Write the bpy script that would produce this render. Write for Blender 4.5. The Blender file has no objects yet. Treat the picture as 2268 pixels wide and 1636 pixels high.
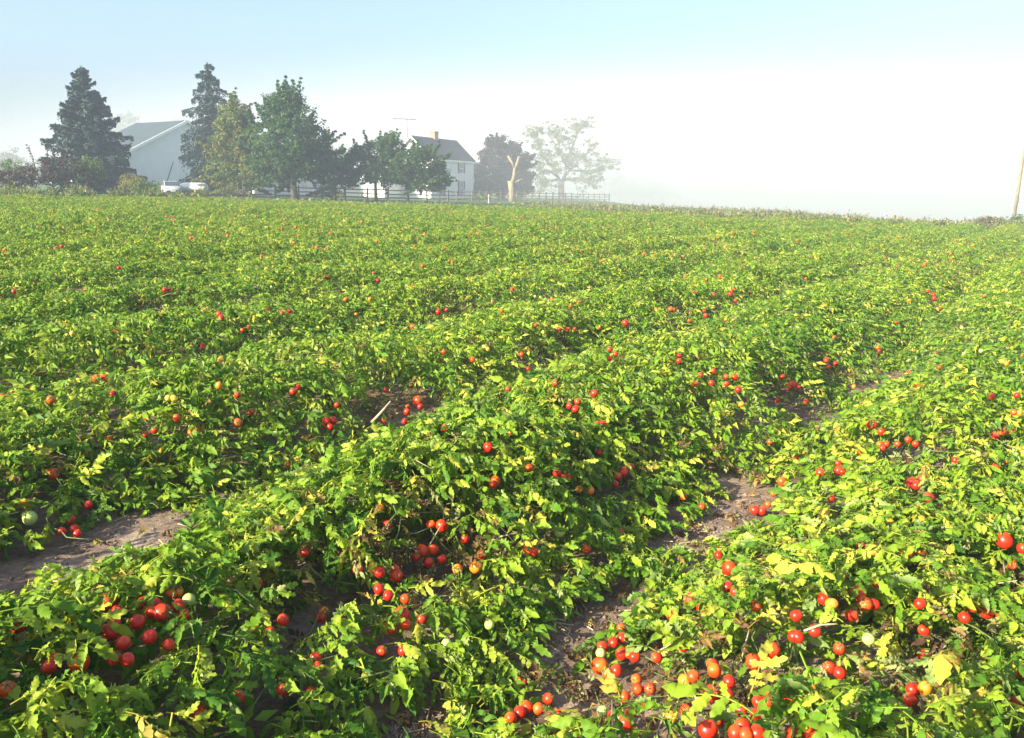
import bpy, math, random
import numpy as np
from mathutils import Matrix, Vector

random.seed(7)
rng = np.random.default_rng(11)
scene = bpy.context.scene
C = scene.collection
R = math.radians

# ------------------------------------------------------------------ camera
PW, PH, PF = 2268.0, 1636.0, 1780.0          # the frame and focal length in picture units
PITCH, ROLL, CAMH = R(12.7), R(0.8), 1.85
cp, sp = math.cos(PITCH), math.sin(PITCH)
cr, sr = math.cos(ROLL), math.sin(ROLL)
cam_data = bpy.data.cameras.new('camera')
cam_data.sensor_width = 36.0
cam_data.lens = 36.0 * PF / PW
cam_data.clip_start = 0.05
cam_data.clip_end = 4000
cam = bpy.data.objects.new('camera', cam_data)
C.objects.link(cam)
_r = Vector((cr, sr * sp, sr * cp)); _u = Vector((-sr, cr * sp, cr * cp)); _f = Vector((0, cp, -sp))
cam.matrix_world = Matrix(((_r.x, _u.x, -_f.x, 0), (_r.y, _u.y, -_f.y, 0), (_r.z, _u.z, -_f.z, CAMH), (0, 0, 0, 1)))
scene.camera = cam

# ------------------------------------------------------------------ sky, sun, exposure
SUN_AZ, SUN_EL = R(-124.0), R(26.0)          # azimuth from +Y towards +X
world = bpy.data.worlds.new('World')
scene.world = world
world.use_nodes = True
wn, wl = world.node_tree.nodes, world.node_tree.links
bg = wn['Background']
sky = wn.new('ShaderNodeTexSky')
sky.sky_type = 'NISHITA'
sky.sun_disc = False
sky.sun_elevation = SUN_EL
sky.sun_rotation = SUN_AZ % (2 * math.pi)
sky.air_density = 1.0
sky.dust_density = 3.0
sky.ozone_density = 2.5
wl.new(sky.outputs['Color'], bg.inputs['Color'])
bg.inputs['Strength'].default_value = 0.10

sun_data = bpy.data.lights.new('sun', 'SUN')
sun_data.energy = 5.0
sun_data.angle = R(0.6)
sun_data.color = (1.0, 0.91, 0.66)
sun = bpy.data.objects.new('sun', sun_data)
C.objects.link(sun)
to_sun = Vector((math.sin(SUN_AZ) * math.cos(SUN_EL), math.cos(SUN_AZ) * math.cos(SUN_EL), math.sin(SUN_EL)))
sun.rotation_euler = to_sun.to_track_quat('Z', 'Y').to_euler()
sun.location = to_sun * 60

vs = scene.view_settings
vs.view_transform = 'Standard'
vs.look = 'None'
vs.exposure = 1.85
vs.gamma = 1.0
vs.use_curve_mapping = False
scene.render.engine = 'CYCLES'
cy = scene.cycles
cy.max_bounces = 5
cy.diffuse_bounces = 2
cy.glossy_bounces = 2
cy.transmission_bounces = 3
cy.transparent_max_bounces = 8
cy.volume_bounces = 1
cy.use_denoising = True
cy.sample_clamp_indirect = 6.0
cy.caustics_reflective = False
cy.caustics_refractive = False

# ------------------------------------------------------------------ geometry helpers
def gz(x):
    return -1.8 * np.tanh(np.asarray(x, dtype=float) / 100.0)

def ray(px, py):
    x = (px - PW / 2) / PF; y = -(py - PH / 2) / PF
    x, y = cr * x - sr * y, sr * x + cr * y
    return np.array([x, cp + y * sp, -sp + y * cp])

def ground(px, py, off=0.0):
    d = ray(px, py); t = 5.0
    for _ in range(12):
        t = max(0.3, (float(gz(d[0] * t)) + off - CAMH) / d[2]) if d[2] < -1e-4 else 400.0
    p = d * t; p[2] += CAMH
    return p

def at(px, py, Y):
    d = ray(px, py); p = d * (Y / d[1]); p[2] += CAMH
    return Vector(p)

def base_at(px, Y):
    """ground point at depth Y seen in picture column px"""
    p = at(px, 430, Y)
    return Vector((p.x, p.y, float(gz(p.x))))

def mesh_np(name, V, F, mat=None, attrs=None, smooth=False, mats=None, mat_idx=None):
    """triangles or mixed faces as a mesh"""
    me = bpy.data.meshes.new(name)
    V = np.asarray(V, dtype=np.float32)
    if isinstance(F, np.ndarray) and F.ndim == 2:
        n, k = F.shape
        me.vertices.add(len(V)); me.vertices.foreach_set('co', V.ravel())
        me.loops.add(n * k); me.loops.foreach_set('vertex_index', F.astype(np.int32).ravel())
        me.polygons.add(n)
        me.polygons.foreach_set('loop_start', np.arange(0, n * k, k, dtype=np.int32))
        me.update(calc_edges=True)
    else:
        me.from_pydata([tuple(map(float, v)) for v in V], [], [tuple(map(int, f)) for f in F])
    if attrs:
        for an, (typ, val) in attrs.items():
            a = me.attributes.new(an, typ, 'POINT')
            if typ == 'FLOAT':
                a.data.foreach_set('value', np.asarray(val, dtype=np.float32).ravel())
            else:
                a.data.foreach_set('vector', np.asarray(val, dtype=np.float32).ravel())
    for m in (mats or ([mat] if mat else [])):
        me.materials.append(m)
    if mat_idx is not None:
        me.polygons.foreach_set('material_index', np.asarray(mat_idx, dtype=np.int32))
    if smooth:
        me.polygons.foreach_set('use_smooth', np.ones(len(me.polygons), dtype=bool))
    me.validate(clean_customdata=False)
    return me

class MB:
    """collects boxes, tubes and sheets into one mesh"""
    def __init__(self):
        self.v, self.f = [], []
    def add(self, vs_, fs):
        o = len(self.v); self.v += [tuple(p) for p in vs_]; self.f += [tuple(i + o for i in q) for q in fs]
        return self
    def box(self, c, s, rot=None):
        x, y, z = s[0] / 2, s[1] / 2, s[2] / 2
        pts = [Vector((a * x, b * y, d * z)) for a in (-1, 1) for b in (-1, 1) for d in (-1, 1)]
        if rot is not None:
            pts = [rot @ p for p in pts]
        c = Vector(c)
        return self.add([p + c for p in pts], [(0, 1, 3, 2), (4, 6, 7, 5), (0, 4, 5, 1), (2, 3, 7, 6), (0, 2, 6, 4), (1, 5, 7, 3)])
    def hexa(self, b4, t4):
        return self.add(list(b4) + list(t4), [(3, 2, 1, 0), (4, 5, 6, 7), (0, 1, 5, 4), (1, 2, 6, 5), (2, 3, 7, 6), (3, 0, 4, 7)])
    def tube(self, pts, rad, n=6, cap=True):
        pts = [Vector(p) for p in pts]
        if not hasattr(rad, '__len__'):
            rad = [rad] * len(pts)
        o = len(self.v); side = None
        for i, p in enumerate(pts):
            d = (pts[min(i + 1, len(pts) - 1)] - pts[max(i - 1, 0)])
            d = d.normalized() if d.length > 1e-9 else Vector((0, 0, 1))
            if side is None:
                side = d.orthogonal().normalized()
            else:
                side = (side - d * side.dot(d))
                side = side.normalized() if side.length > 1e-6 else d.orthogonal().normalized()
            w = d.cross(side)
            for k in range(n):
                a = 2 * math.pi * k / n
                q = p + (side * math.cos(a) + w * math.sin(a)) * rad[i]
                self.v.append(tuple(q))
        for i in range(len(pts) - 1):
            for k in range(n):
                a, b = o + i * n + k, o + i * n + (k + 1) % n
                self.f.append((a, b, b + n, a + n))
        if cap:
            self.f.append(tuple(o + k for k in reversed(range(n))))
            e = o + (len(pts) - 1) * n
            self.f.append(tuple(e + k for k in range(n)))
        return self
    def build(self, name, mat, parent=None, smooth=False):
        me = mesh_np(name, self.v, self.f, mat, smooth=smooth)
        return link(name, me, parent)

def link(name, me, parent=None):
    o = bpy.data.objects.new(name, me)
    C.objects.link(o)
    if parent is not None:
        o.parent = parent
    return o

def tag(o, label=None, cat=None, group=None, kind=None):
    if label: o['label'] = label
    if cat: o['category'] = cat
    if group: o['group'] = group
    if kind: o['kind'] = kind
    return o

def thing(name, loc, label, cat, group=None, rz=0.0):
    o = bpy.data.objects.new(name, None)
    o.empty_display_size = 0.1
    C.objects.link(o)
    o.location = loc
    o.rotation_euler = (0, 0, rz)
    return tag(o, label, cat, group)

# ------------------------------------------------------------------ materials
def new_mat(name):
    m = bpy.data.materials.new(name); m.use_nodes = True
    nt = m.node_tree
    return m, nt.nodes, nt.links, nt.nodes['Principled BSDF']

def ramp(nodes, stops):
    r = nodes.new('ShaderNodeValToRGB')
    el = r.color_ramp.elements
    el[0].position, el[0].color = stops[0][0], (*stops[0][1], 1)
    el[1].position, el[1].color = stops[-1][0], (*stops[-1][1], 1)
    for p, c in stops[1:-1]:
        e = el.new(p); e.color = (*c, 1)
    return r

def simple_mat(name, c1, c2=None, scale=3.0, rough=0.8, bump=0.0, bump_scale=20.0, spec=0.3, metal=0.0, stretch=None):
    m, n, l, b = new_mat(name)
    tc = n.new('ShaderNodeTexCoord')
    src = tc.outputs['Object']
    if stretch:
        mp = n.new('ShaderNodeMapping'); mp.inputs['Scale'].default_value = stretch
        l.new(src, mp.inputs['Vector']); src = mp.outputs['Vector']
    if c2 is not None:
        nz = n.new('ShaderNodeTexNoise'); nz.inputs['Scale'].default_value = scale; nz.inputs['Detail'].default_value = 6
        l.new(src, nz.inputs['Vector'])
        rp = ramp(n, [(0.3, c1), (0.7, c2)])
        l.new(nz.outputs['Fac'], rp.inputs['Fac']); l.new(rp.outputs['Color'], b.inputs['Base Color'])
    else:
        b.inputs['Base Color'].default_value = (*c1, 1)
    if bump:
        nb = n.new('ShaderNodeTexNoise'); nb.inputs['Scale'].default_value = bump_scale; nb.inputs['Detail'].default_value = 5
        l.new(src, nb.inputs['Vector'])
        bp = n.new('ShaderNodeBump'); bp.inputs['Strength'].default_value = bump; bp.inputs['Distance'].default_value = 0.05
        l.new(nb.outputs['Fac'], bp.inputs['Height']); l.new(bp.outputs['Normal'], b.inputs['Normal'])
    b.inputs['Roughness'].default_value = rough
    b.inputs['Specular IOR Level'].default_value = spec
    b.inputs['Metallic'].default_value = metal
    return m

def foliage_mat(name, stops, under=None, translucent=0.3, rough=0.55, spec=0.3, use_object_colour=False, spots=0.0, sheen_noise=6.0):
    """leaf material: colour from the leaf's own 'tint' value, paler underside, light passing through"""
    m, n, l, b = new_mat(name)
    at_ = n.new('ShaderNodeAttribute'); at_.attribute_name = 'tint'
    val = at_.outputs['Fac']
    if use_object_colour:
        oi = n.new('ShaderNodeObjectInfo')
        sx = n.new('ShaderNodeSeparateColor'); l.new(oi.outputs['Color'], sx.inputs['Color'])
        ad = n.new('ShaderNodeMath'); ad.operation = 'ADD'
        l.new(val, ad.inputs[0]); l.new(sx.outputs['Red'], ad.inputs[1]); val = ad.outputs[0]
    hv = n.new('ShaderNodeMath'); hv.operation = 'MULTIPLY'; hv.inputs[1].default_value = 0.5
    l.new(val, hv.inputs[0])
    rp = ramp(n, [(p / 2, c) for p, c in stops])
    l.new(hv.outputs[0], rp.inputs['Fac'])
    col = rp.outputs['Color']
    if spots:
        ge = n.new('ShaderNodeNewGeometry')
        nz = n.new('ShaderNodeTexNoise'); nz.inputs['Scale'].default_value = 55.0; nz.inputs['Detail'].default_value = 3
        l.new(ge.outputs['Position'], nz.inputs['Vector'])
        mr = n.new('ShaderNodeMapRange'); mr.inputs[1].default_value = 0.60; mr.inputs[2].default_value = 0.70
        mr.inputs[3].default_value = 0.0; mr.inputs[4].default_value = spots
        l.new(nz.outputs['Fac'], mr.inputs[0])
        mx = n.new('ShaderNodeMix'); mx.data_type = 'RGBA'
        l.new(mr.outputs[0], mx.inputs['Factor']); l.new(col, mx.inputs['A'])
        mx.inputs['B'].default_value = (0.16, 0.12, 0.035, 1)
        col = mx.outputs['Result']
    if under:
        ge2 = n.new('ShaderNodeNewGeometry')
        fm = n.new('ShaderNodeMath'); fm.operation = 'MULTIPLY'; fm.inputs[1].default_value = 0.65
        l.new(ge2.outputs['Backfacing'], fm.inputs[0])
        mu = n.new('ShaderNodeMix'); mu.data_type = 'RGBA'
        l.new(fm.outputs[0], mu.inputs['Factor']); l.new(col, mu.inputs['A']); mu.inputs['B'].default_value = (*under, 1)
        col = mu.outputs['Result']
    l.new(col, b.inputs['Base Color'])
    b.inputs['Roughness'].default_value = rough
    b.inputs['Specular IOR Level'].default_value = spec
    if translucent:
        tr = n.new('ShaderNodeBsdfTranslucent')
        ml = n.new('ShaderNodeMix'); ml.data_type = 'RGBA'; ml.blend_type = 'MULTIPLY'; ml.inputs['Factor'].default_value = 1.0
        l.new(col, ml.inputs['A']); ml.inputs['B'].default_value = (1.5, 1.6, 0.6, 1)
        l.new(ml.outputs['Result'], tr.inputs['Color'])
        ms = n.new('ShaderNodeMixShader'); ms.inputs['Fac'].default_value = translucent
        l.new(b.outputs['BSDF'], ms.inputs[1]); l.new(tr.outputs['BSDF'], ms.inputs[2])
        l.new(ms.outputs['Shader'], n['Material Output'].inputs['Surface'])
    return m

TOM_STOPS = [(0.0, (0.024, 0.09, 0.008)), (0.35, (0.088, 0.19, 0.012)), (0.62, (0.21, 0.31, 0.020)), (0.85, (0.35, 0.38, 0.045)),
             (1.0, (0.44, 0.38, 0.05)), (1.3, (0.24, 0.14, 0.05)), (1.6, (0.13, 0.065, 0.03)), (2.0, (0.06, 0.03, 0.018))]
M = {}
M['leaf'] = foliage_mat('tomato_leaf', TOM_STOPS, under=(0.28, 0.36, 0.14), translucent=0.30, rough=0.55, spec=0.2, use_object_colour=True, spots=0.55)
M['leaf_far'] = foliage_mat('tomato_leaf_distant', TOM_STOPS, under=(0.28, 0.36, 0.14), translucent=0.30, rough=0.55, spec=0.2)
M['vine'] = simple_mat('vine_stem', (0.07, 0.115, 0.03), (0.13, 0.15, 0.055), 30, 0.6)
M['stalk'] = simple_mat('dry_stalk', (0.28, 0.21, 0.13), (0.46, 0.37, 0.25), 40, 0.85)
M['grass'] = simple_mat('lawn', (0.05, 0.10, 0.025), (0.10, 0.15, 0.04), 0.6, 0.95, 0.6, 8.0, 0.1)
M['siding'] = simple_mat('white_siding', (0.74, 0.74, 0.72), (0.82, 0.82, 0.80), 1.2, 0.6)
M['roof'] = simple_mat('grey_shingle', (0.035, 0.042, 0.05), (0.06, 0.068, 0.08), 6.0, 0.9, 0.4, 14.0, 0.15)
M['barn_roof'] = simple_mat('grey_metal_roof', (0.055, 0.08, 0.10), (0.08, 0.105, 0.125), 1.0, 0.7, 0, 1, 0.2)
M['trim'] = simple_mat('white_trim', (0.82, 0.82, 0.80), None, 1, 0.5)
M['shutter'] = simple_mat('dark_shutter', (0.02, 0.035, 0.04), (0.03, 0.05, 0.05), 5, 0.6)
M['glass'] = simple_mat('window_glass', (0.05, 0.07, 0.09), None, 1, 0.08, spec=0.8)
M['chimney'] = simple_mat('tan_brick', (0.36, 0.20, 0.13), (0.44, 0.27, 0.18), 5, 0.9)
M['fence'] = simple_mat('weathered_rail', (0.13, 0.10, 0.075), (0.24, 0.19, 0.15), 4, 0.95, stretch=(1, 1, 6))
M['bark'] = simple_mat('bark', (0.07, 0.05, 0.038), (0.14, 0.105, 0.08), 4, 0.95, 0.8, 9, stretch=(2, 2, 0.6))
M['pale_bark'] = simple_mat('pale_bark', (0.15, 0.12, 0.08), (0.34, 0.28, 0.185), 3.0, 0.95, 1.0, 9, stretch=(2, 2, 0.6))
M['cut_wood'] = simple_mat('cut_wood', (0.45, 0.30, 0.16), (0.55, 0.40, 0.24), 8, 0.9)
M['metal'] = simple_mat('galvanised_metal', (0.10, 0.105, 0.11), (0.16, 0.165, 0.17), 6, 0.6, metal=0.3)
M['dark_metal'] = simple_mat('dark_metal', (0.04, 0.035, 0.03), (0.07, 0.055, 0.05), 6, 0.7)
M['car_paint'] = simple_mat('silver_paint', (0.52, 0.52, 0.52), (0.56, 0.56, 0.56), 2, 0.3, spec=0.6, metal=0.25)
M['tyre'] = simple_mat('tyre_rubber', (0.02, 0.02, 0.02), (0.03, 0.03, 0.03), 5, 0.9)
M['tank'] = simple_mat('white_tank_paint', (0.72, 0.70, 0.69), (0.80, 0.79, 0.78), 3, 0.4)
M['yellow'] = simple_mat('yellow_paint', (0.55, 0.36, 0.05), (0.62, 0.42, 0.08), 8, 0.7)
M['orange'] = simple_mat('orange_paint', (0.7, 0.2, 0.04), None, 8, 0.7)

# ------------------------------------------------------------------ terrain
_e = [ground(px, py, .42)[:2] for px, py in ((0, 437), (380, 441), (600, 448), (900, 456), (1130, 462), (1340, 472), (1700, 487), (2268, 505))]
EDGE = np.array([(-140, _e[0][1] - 6)] + [tuple(p) for p in _e] + [(140, _e[-1][1] - 4)], dtype=float)
def edge_y(x):
    return np.interp(x, EDGE[:, 0], EDGE[:, 1]) + 0.4 * np.sin(np.asarray(x) * 0.9)

def grid_mesh(name, X, Y, Z, mat):
    n, k = X.shape
    idx = np.arange(n * k).reshape(n, k)
    F = np.stack([idx[:-1, :-1], idx[1:, :-1], idx[1:, 1:], idx[:-1, 1:]], -1).reshape(-1, 4)
    V = np.stack([X, Y, Z], -1).reshape(-1, 3)
    return mesh_np(name, V, F[:, ::-1], mat, smooth=True)

xs = np.concatenate([np.linspace(-880, -200, 18), np.linspace(-190, 190, 96), np.linspace(200, 880, 18)])
ys = np.concatenate([np.linspace(-140, 0, 15), np.linspace(5, 180, 60), np.linspace(190, 880, 40)])
GX, GY = np.meshgrid(xs, ys)
sx_ = np.clip((GX - 16) / 26, 0, 1); sx_ = sx_ * sx_ * (3 - 2 * sx_)
GZ = gz(GX) - 0.08 + 0.08 * (GY > edge_y(GX)) * 1.0 - np.minimum(.055 * np.maximum(GY - 60, 0), 9.0) * sx_
tag(link('ground', grid_mesh('ground', GX, GY, GZ, M['grass'])), kind='structure')

ROW = R(34.0); ca, sa = math.cos(ROW), math.sin(ROW)
BED, BED0 = 2.31, -2.60                       # distance between beds, centre line of the bed between the bare strips
def to_uv(x, y): return x * ca - y * sa, x * sa + y * ca
def to_xy(u, v): return u * ca + v * sa, -u * sa + v * ca
_ph = rng.uniform(0, 6.28, (14, 2)); _fr = rng.uniform(0.6, 3.6, 14); _an = rng.uniform(0, 6.28, 14)
def lump(u, v):
    s = 0
    for i in range(14):
        s = s + np.sin((u * math.cos(_an[i]) + v * math.sin(_an[i])) * _fr[i] * 1.5 + _ph[i, 0]) / (0.8 + _fr[i] * 0.5)
    return s / 4.0

m, n, l, b = new_mat('field_soil')
tc = n.new('ShaderNodeTexCoord')
n1 = n.new('ShaderNodeTexNoise'); n1.inputs['Scale'].default_value = 2.2; n1.inputs['Detail'].default_value = 9; n1.inputs['Roughness'].default_value = 0.65
n2 = n.new('ShaderNodeTexNoise'); n2.inputs['Scale'].default_value = 34; n2.inputs['Detail'].default_value = 8; n2.inputs['Roughness'].default_value = 0.7
vo = n.new('ShaderNodeTexVoronoi'); vo.feature = 'DISTANCE_TO_EDGE'; vo.inputs['Scale'].default_value = 9
for q in (n1, n2, vo): l.new(tc.outputs['Object'], q.inputs['Vector'])
r1 = ramp(n, [(0.30, (0.12, 0.078, 0.054)), (0.5, (0.25, 0.18, 0.135)), (0.68, (0.40, 0.315, 0.245))])
l.new(n1.outputs['Fac'], r1.inputs['Fac'])
r2 = ramp(n, [(0.35, (0.45, 0.42, 0.4)), (0.62, (1.0, 1.0, 1.0))]); l.new(n2.outputs['Fac'], r2.inputs['Fac'])
mx = n.new('ShaderNodeMix'); mx.data_type = 'RGBA'; mx.blend_type = 'MULTIPLY'; mx.inputs['Factor'].default_value = 0.75
l.new(r1.outputs['Color'], mx.inputs['A']); l.new(r2.outputs['Color'], mx.inputs['B'])
l.new(mx.outputs['Result'], b.inputs['Base Color'])
b.inputs['Roughness'].default_value = 0.97; b.inputs['Specular IOR Level'].default_value = 0.1
bp = n.new('ShaderNodeBump'); bp.inputs['Strength'].default_value = 0.9; bp.inputs['Distance'].default_value = 0.02
l.new(n2.outputs['Fac'], bp.inputs['Height'])
bp2 = n.new('ShaderNodeBump'); bp2.inputs['Strength'].default_value = 0.35; bp2.inputs['Distance'].default_value = 0.02
l.new(vo.outputs['Distance'], bp2.inputs['Height']); l.new(bp.outputs['Normal'], bp2.inputs['Normal'])
l.new(bp2.outputs['Normal'], b.inputs['Normal'])
M['soil'] = m

def soil_z(x, y):
    u, v = to_uv(x, y)
    du = (u - BED0 + BED / 2) % BED - BED / 2
    return gz(x) + 0.03 + 0.05 * np.cos(np.pi * du / (BED / 2)) + 0.012 * lump(u * 3.1, v * 2.7) + 0.006 * lump(u * 11, v * 9)
S, T = np.meshgrid(np.linspace(-1.5, 1.5, 261), np.linspace(0, 1, 261))
SY = -2.0 + 12.0 * T + 62.0 * T ** 3.2
SX = S * (np.maximum(SY, 0) * 0.85 + 3.5)
SYc = np.minimum(SY, edge_y(SX) + 0.6)
tag(link('field_soil', grid_mesh('field_soil', SX, SYc, soil_z(SX, SYc), M['soil'])), kind='structure')

# ------------------------------------------------------------------ the tomato crop
TOMATOES = """1056,508,2s 1268,511,3r 1519,512,4r 871,524,4r 137,526,3r 274,528,2o 1683,540,2r 269,540,4r 137,546,4r 1045,546,3s 123,551,4r 188,551,3y 193,551,3y
11,555,4r 1904,567,3r 1796,571,2r 1156,576,3r 716,579,3r 995,579,3s 692,582,4r 268,583,4r 936,589,4s 1878,591,4s 1884,591,3s 263,594,4r 827,605,3s
2263,609,2r 2258,611,4r 2129,613,5r 719,614,4r 1595,614,5r 1518,615,4r 2123,616,4r 725,616,5r 1785,618,3s 1564,620,4r 838,622,5r 76,626,4r 281,634,3o
914,634,3r 375,641,4r 420,641,5s 1626,642,3r 365,642,5r 948,642,3y 1134,642,5r 2229,643,3y 190,643,4r 2222,644,3o 218,644,3r 1620,645,5r 31,646,5r
2055,646,4r 1537,647,3r 1757,648,3o 1617,652,6r 1582,653,4r 2068,654,5r 2180,655,5s 664,655,5o 1735,655,3g 1185,657,2g 1197,659,2g 1474,661,4s
2069,662,5r 819,663,4o 1223,663,4s 1738,664,3g 766,664,5s 1629,666,4r 2014,667,5o 1282,670,4s 98,672,4r 1091,672,3r 1128,677,4s 1264,680,4r
2080,684,4s 1485,686,7s 1453,686,4s 592,687,5r 989,687,4r 1492,687,5s 1966,688,4o 1560,689,4r 451,690,7r 641,690,5r 1112,690,4r 971,691,6r 625,694,5r
485,696,6s 789,696,4o 1764,698,4y 1563,700,5r 490,704,7r 213,706,6s 1608,708,3o 1527,711,4s 1985,715,3r 1385,716,7r 1187,721,4r 914,724,6s 829,724,4o
551,725,3s 2130,726,4g 1328,727,4r 705,727,3y 1239,729,5r 1273,729,4r 1258,730,5s 258,732,4r 537,732,4s 1204,737,4y 160,739,5y 406,746,5s 1848,747,3s
1404,754,4s 449,766,4r 1073,770,7y 1944,771,5s 1351,774,4r 1080,774,5y 1169,777,4s 1947,778,4r 2173,778,3g 982,780,5s 2136,785,5g 1363,785,5r
1155,786,6r 1504,789,5r 1350,795,3r 1047,797,6s 490,798,8o 1830,798,6s 1504,800,5r 2219,801,4y 502,805,8s 2229,806,5o 1850,806,5r 2127,813,5y
2080,814,4r 1834,814,6r 1170,817,4r 1580,822,5r 2014,825,5r 1551,831,4r 1608,835,6r 1733,835,3r 1627,836,7r 213,839,9s 1234,839,6s 231,839,9s
2037,848,7r 1230,849,5s 2154,849,6y 1576,849,4r 1539,850,4s 1759,850,6r 1609,851,4r 2030,852,5r 171,852,9s 1753,853,8r 485,854,7o 2045,855,4r
1891,857,3o 660,858,5r 1769,858,4r 1746,860,6r 76,861,8o 1635,863,7r 1125,863,5r 853,865,5r 649,868,8r 250,872,4r 1316,872,8r 526,875,7r 2253,876,5r
2195,878,4r 6,880,10r 373,882,7y 385,883,6y 113,886,9s 926,888,11r 1721,888,4r 1785,890,6s 1279,890,6s 1642,896,6o 746,898,4r 1261,900,5r 931,901,6r
903,902,5s 1275,907,8r 556,912,4r 901,913,7r 2245,914,6s 2258,916,6o 324,925,5r 391,926,8s 852,930,6r 1036,931,8r 737,932,9r 1101,934,8s 723,934,9r
896,934,5r 527,937,10s 1335,939,5r 1322,940,5r 1931,941,10r 840,943,6r 1117,945,6y 731,946,7r 986,947,7r 941,950,5r 2231,953,8s 434,954,9r 342,954,6r
576,954,5y 1952,957,8r 2218,957,9s 2242,957,6r 424,959,8s 1132,959,10s 610,962,5g 322,964,6r 2204,966,9r 242,972,5r 1071,974,10s 2012,975,7r
1705,979,4s 113,980,5r 1963,984,6s 2028,984,5r 1988,984,4r 1949,986,8s 1082,991,11r 1954,993,6r 191,1001,6r 358,1001,8o 1906,1002,5s 1327,1003,5r
1784,1008,4o 1762,1013,3s 658,1020,6y 2116,1020,4r 2235,1022,3r 1857,1027,4r 637,1031,6r 1397,1034,7r 2204,1034,10s 2051,1036,11o 1172,1037,6s
1383,1042,8r 1857,1043,9r 1865,1045,7r 107,1047,5s 1234,1048,9r 1381,1048,9r 1817,1049,11r 119,1049,12s 659,1051,6y 1368,1056,9r 1256,1059,10r
1248,1059,7r 2042,1063,10r 1098,1065,11s 1732,1067,10s 2020,1069,11r 1362,1073,7r 1092,1073,8r 2029,1075,10r 757,1076,5o 1282,1084,5o 1308,1087,7o
1737,1091,7g 1713,1095,5s 1514,1101,4r 2057,1102,11r 1841,1104,6r 57,1117,11o 1700,1118,5s 196,1119,9r 1961,1119,10s 1554,1123,8r 842,1125,8o
1992,1129,8r 1671,1130,10r 1688,1132,9r 1826,1136,11y 66,1148,15g 156,1151,10r 674,1151,9o 1971,1158,6o 477,1162,8r 955,1162,7s 858,1163,9r
979,1165,13r 1953,1168,10r 166,1172,9r 624,1173,13g 1968,1173,9r 1783,1175,14g 473,1176,7r 137,1177,7r 1240,1179,11g 1373,1180,5r 172,1182,8r
1811,1182,11g 1030,1194,7r 2224,1197,17r 419,1204,6g 1905,1208,4r 2265,1215,11r 1171,1216,12s 1300,1216,8s 960,1218,12s 935,1220,13s 1183,1222,7r
1940,1223,7o 2007,1224,14r 676,1224,7r 920,1228,4g 2044,1229,7o 1066,1230,9r 1591,1230,8r 392,1233,4r 921,1234,7r 423,1238,11g 979,1239,9r
2044,1245,11r 1746,1245,6r 950,1246,9r 2243,1252,8r 1054,1257,13o 1615,1259,15r 607,1259,10s 1013,1261,11o 793,1261,11s 874,1261,9s 840,1268,12r
878,1275,14r 1865,1276,7r 943,1289,8r 1942,1289,13s 570,1291,6r 1612,1300,11r 839,1305,7r 2260,1307,13r 394,1311,11o 1628,1311,10r 1901,1312,16s
382,1315,12s 860,1319,7r 1824,1326,13r 1907,1326,10r 898,1327,7s 418,1328,13g 1533,1331,17r 239,1334,20r 317,1336,14r 2038,1337,7r 1842,1338,12o
1916,1339,15s 1935,1339,10r 344,1340,14r 396,1342,14r 504,1342,9y 1673,1344,11r 2153,1344,10r 2178,1344,13s 1554,1348,8r 2195,1352,12r 261,1354,12r
336,1356,13r 718,1356,6o 359,1357,19r 2186,1359,10r 408,1362,10r 890,1362,17r 1486,1363,5r 1887,1364,7r 1764,1364,11r 2136,1368,6r 710,1368,6r
2221,1368,13r 934,1372,6r 627,1373,7r 305,1378,15r 253,1382,10r 897,1383,13s 852,1384,7r 1084,1384,8g 42,1389,12r 866,1394,6r 1376,1395,11s
2046,1397,11r 1804,1398,6r 243,1400,18r 597,1400,7r 1759,1409,7r 1767,1411,10r 332,1411,15r 1378,1413,11r 1924,1416,8g 1359,1423,11r 273,1425,15r
989,1427,6g 374,1429,8r 1514,1431,5r 1335,1434,12r 1859,1437,6r 1710,1440,17r 894,1441,9r 846,1443,9r 1393,1446,10s 1331,1447,6g 1377,1448,13r
2049,1453,14r 1406,1455,10r 1455,1457,6r 700,1457,6r 253,1459,6r 121,1459,7s 1691,1459,7r 282,1461,10r 2110,1461,16s 174,1466,21s 1669,1466,17r
1578,1472,10r 2094,1474,9r 1329,1475,18s 108,1477,7r 1837,1479,11r 2258,1479,11y 702,1479,6r 1366,1485,12r 1582,1485,15s 1859,1490,9r 2267,1490,7r
1345,1492,6s 1536,1498,6s 457,1499,7g 1410,1505,11s 1516,1507,5o 1157,1509,10r 1615,1509,13r 2232,1514,8r 1754,1516,10r 1364,1522,5r 2049,1525,11o
1440,1526,13r 1412,1527,8r 1794,1527,11o 2022,1527,9r 16,1528,18s 625,1528,12r 1575,1536,18r 1708,1536,14s 688,1536,6r 1605,1539,18r 528,1544,10r
1383,1544,12s 1215,1548,6r 2016,1551,11r 1680,1555,10r 2256,1555,6r 1700,1557,9r 1434,1559,10r 1748,1559,8r 1957,1560,13y 1167,1566,13s 1193,1570,7s
443,1572,11r 1641,1573,12r 1519,1575,10s 1336,1577,10g 1151,1578,9r 1393,1584,10r 1527,1584,10r 1676,1584,7r 439,1586,8r 518,1586,15r 1240,1586,10r
1357,1588,10r 1486,1589,12o 1131,1590,13s 1375,1592,18s 1588,1592,15r 1386,1603,11r 1645,1608,5r 1569,1616,20r 1780,1618,14r 1678,1623,7r 1630,1625,7r
1652,1628,10r 1759,1629,11r 1793,1629,11r"""
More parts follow.
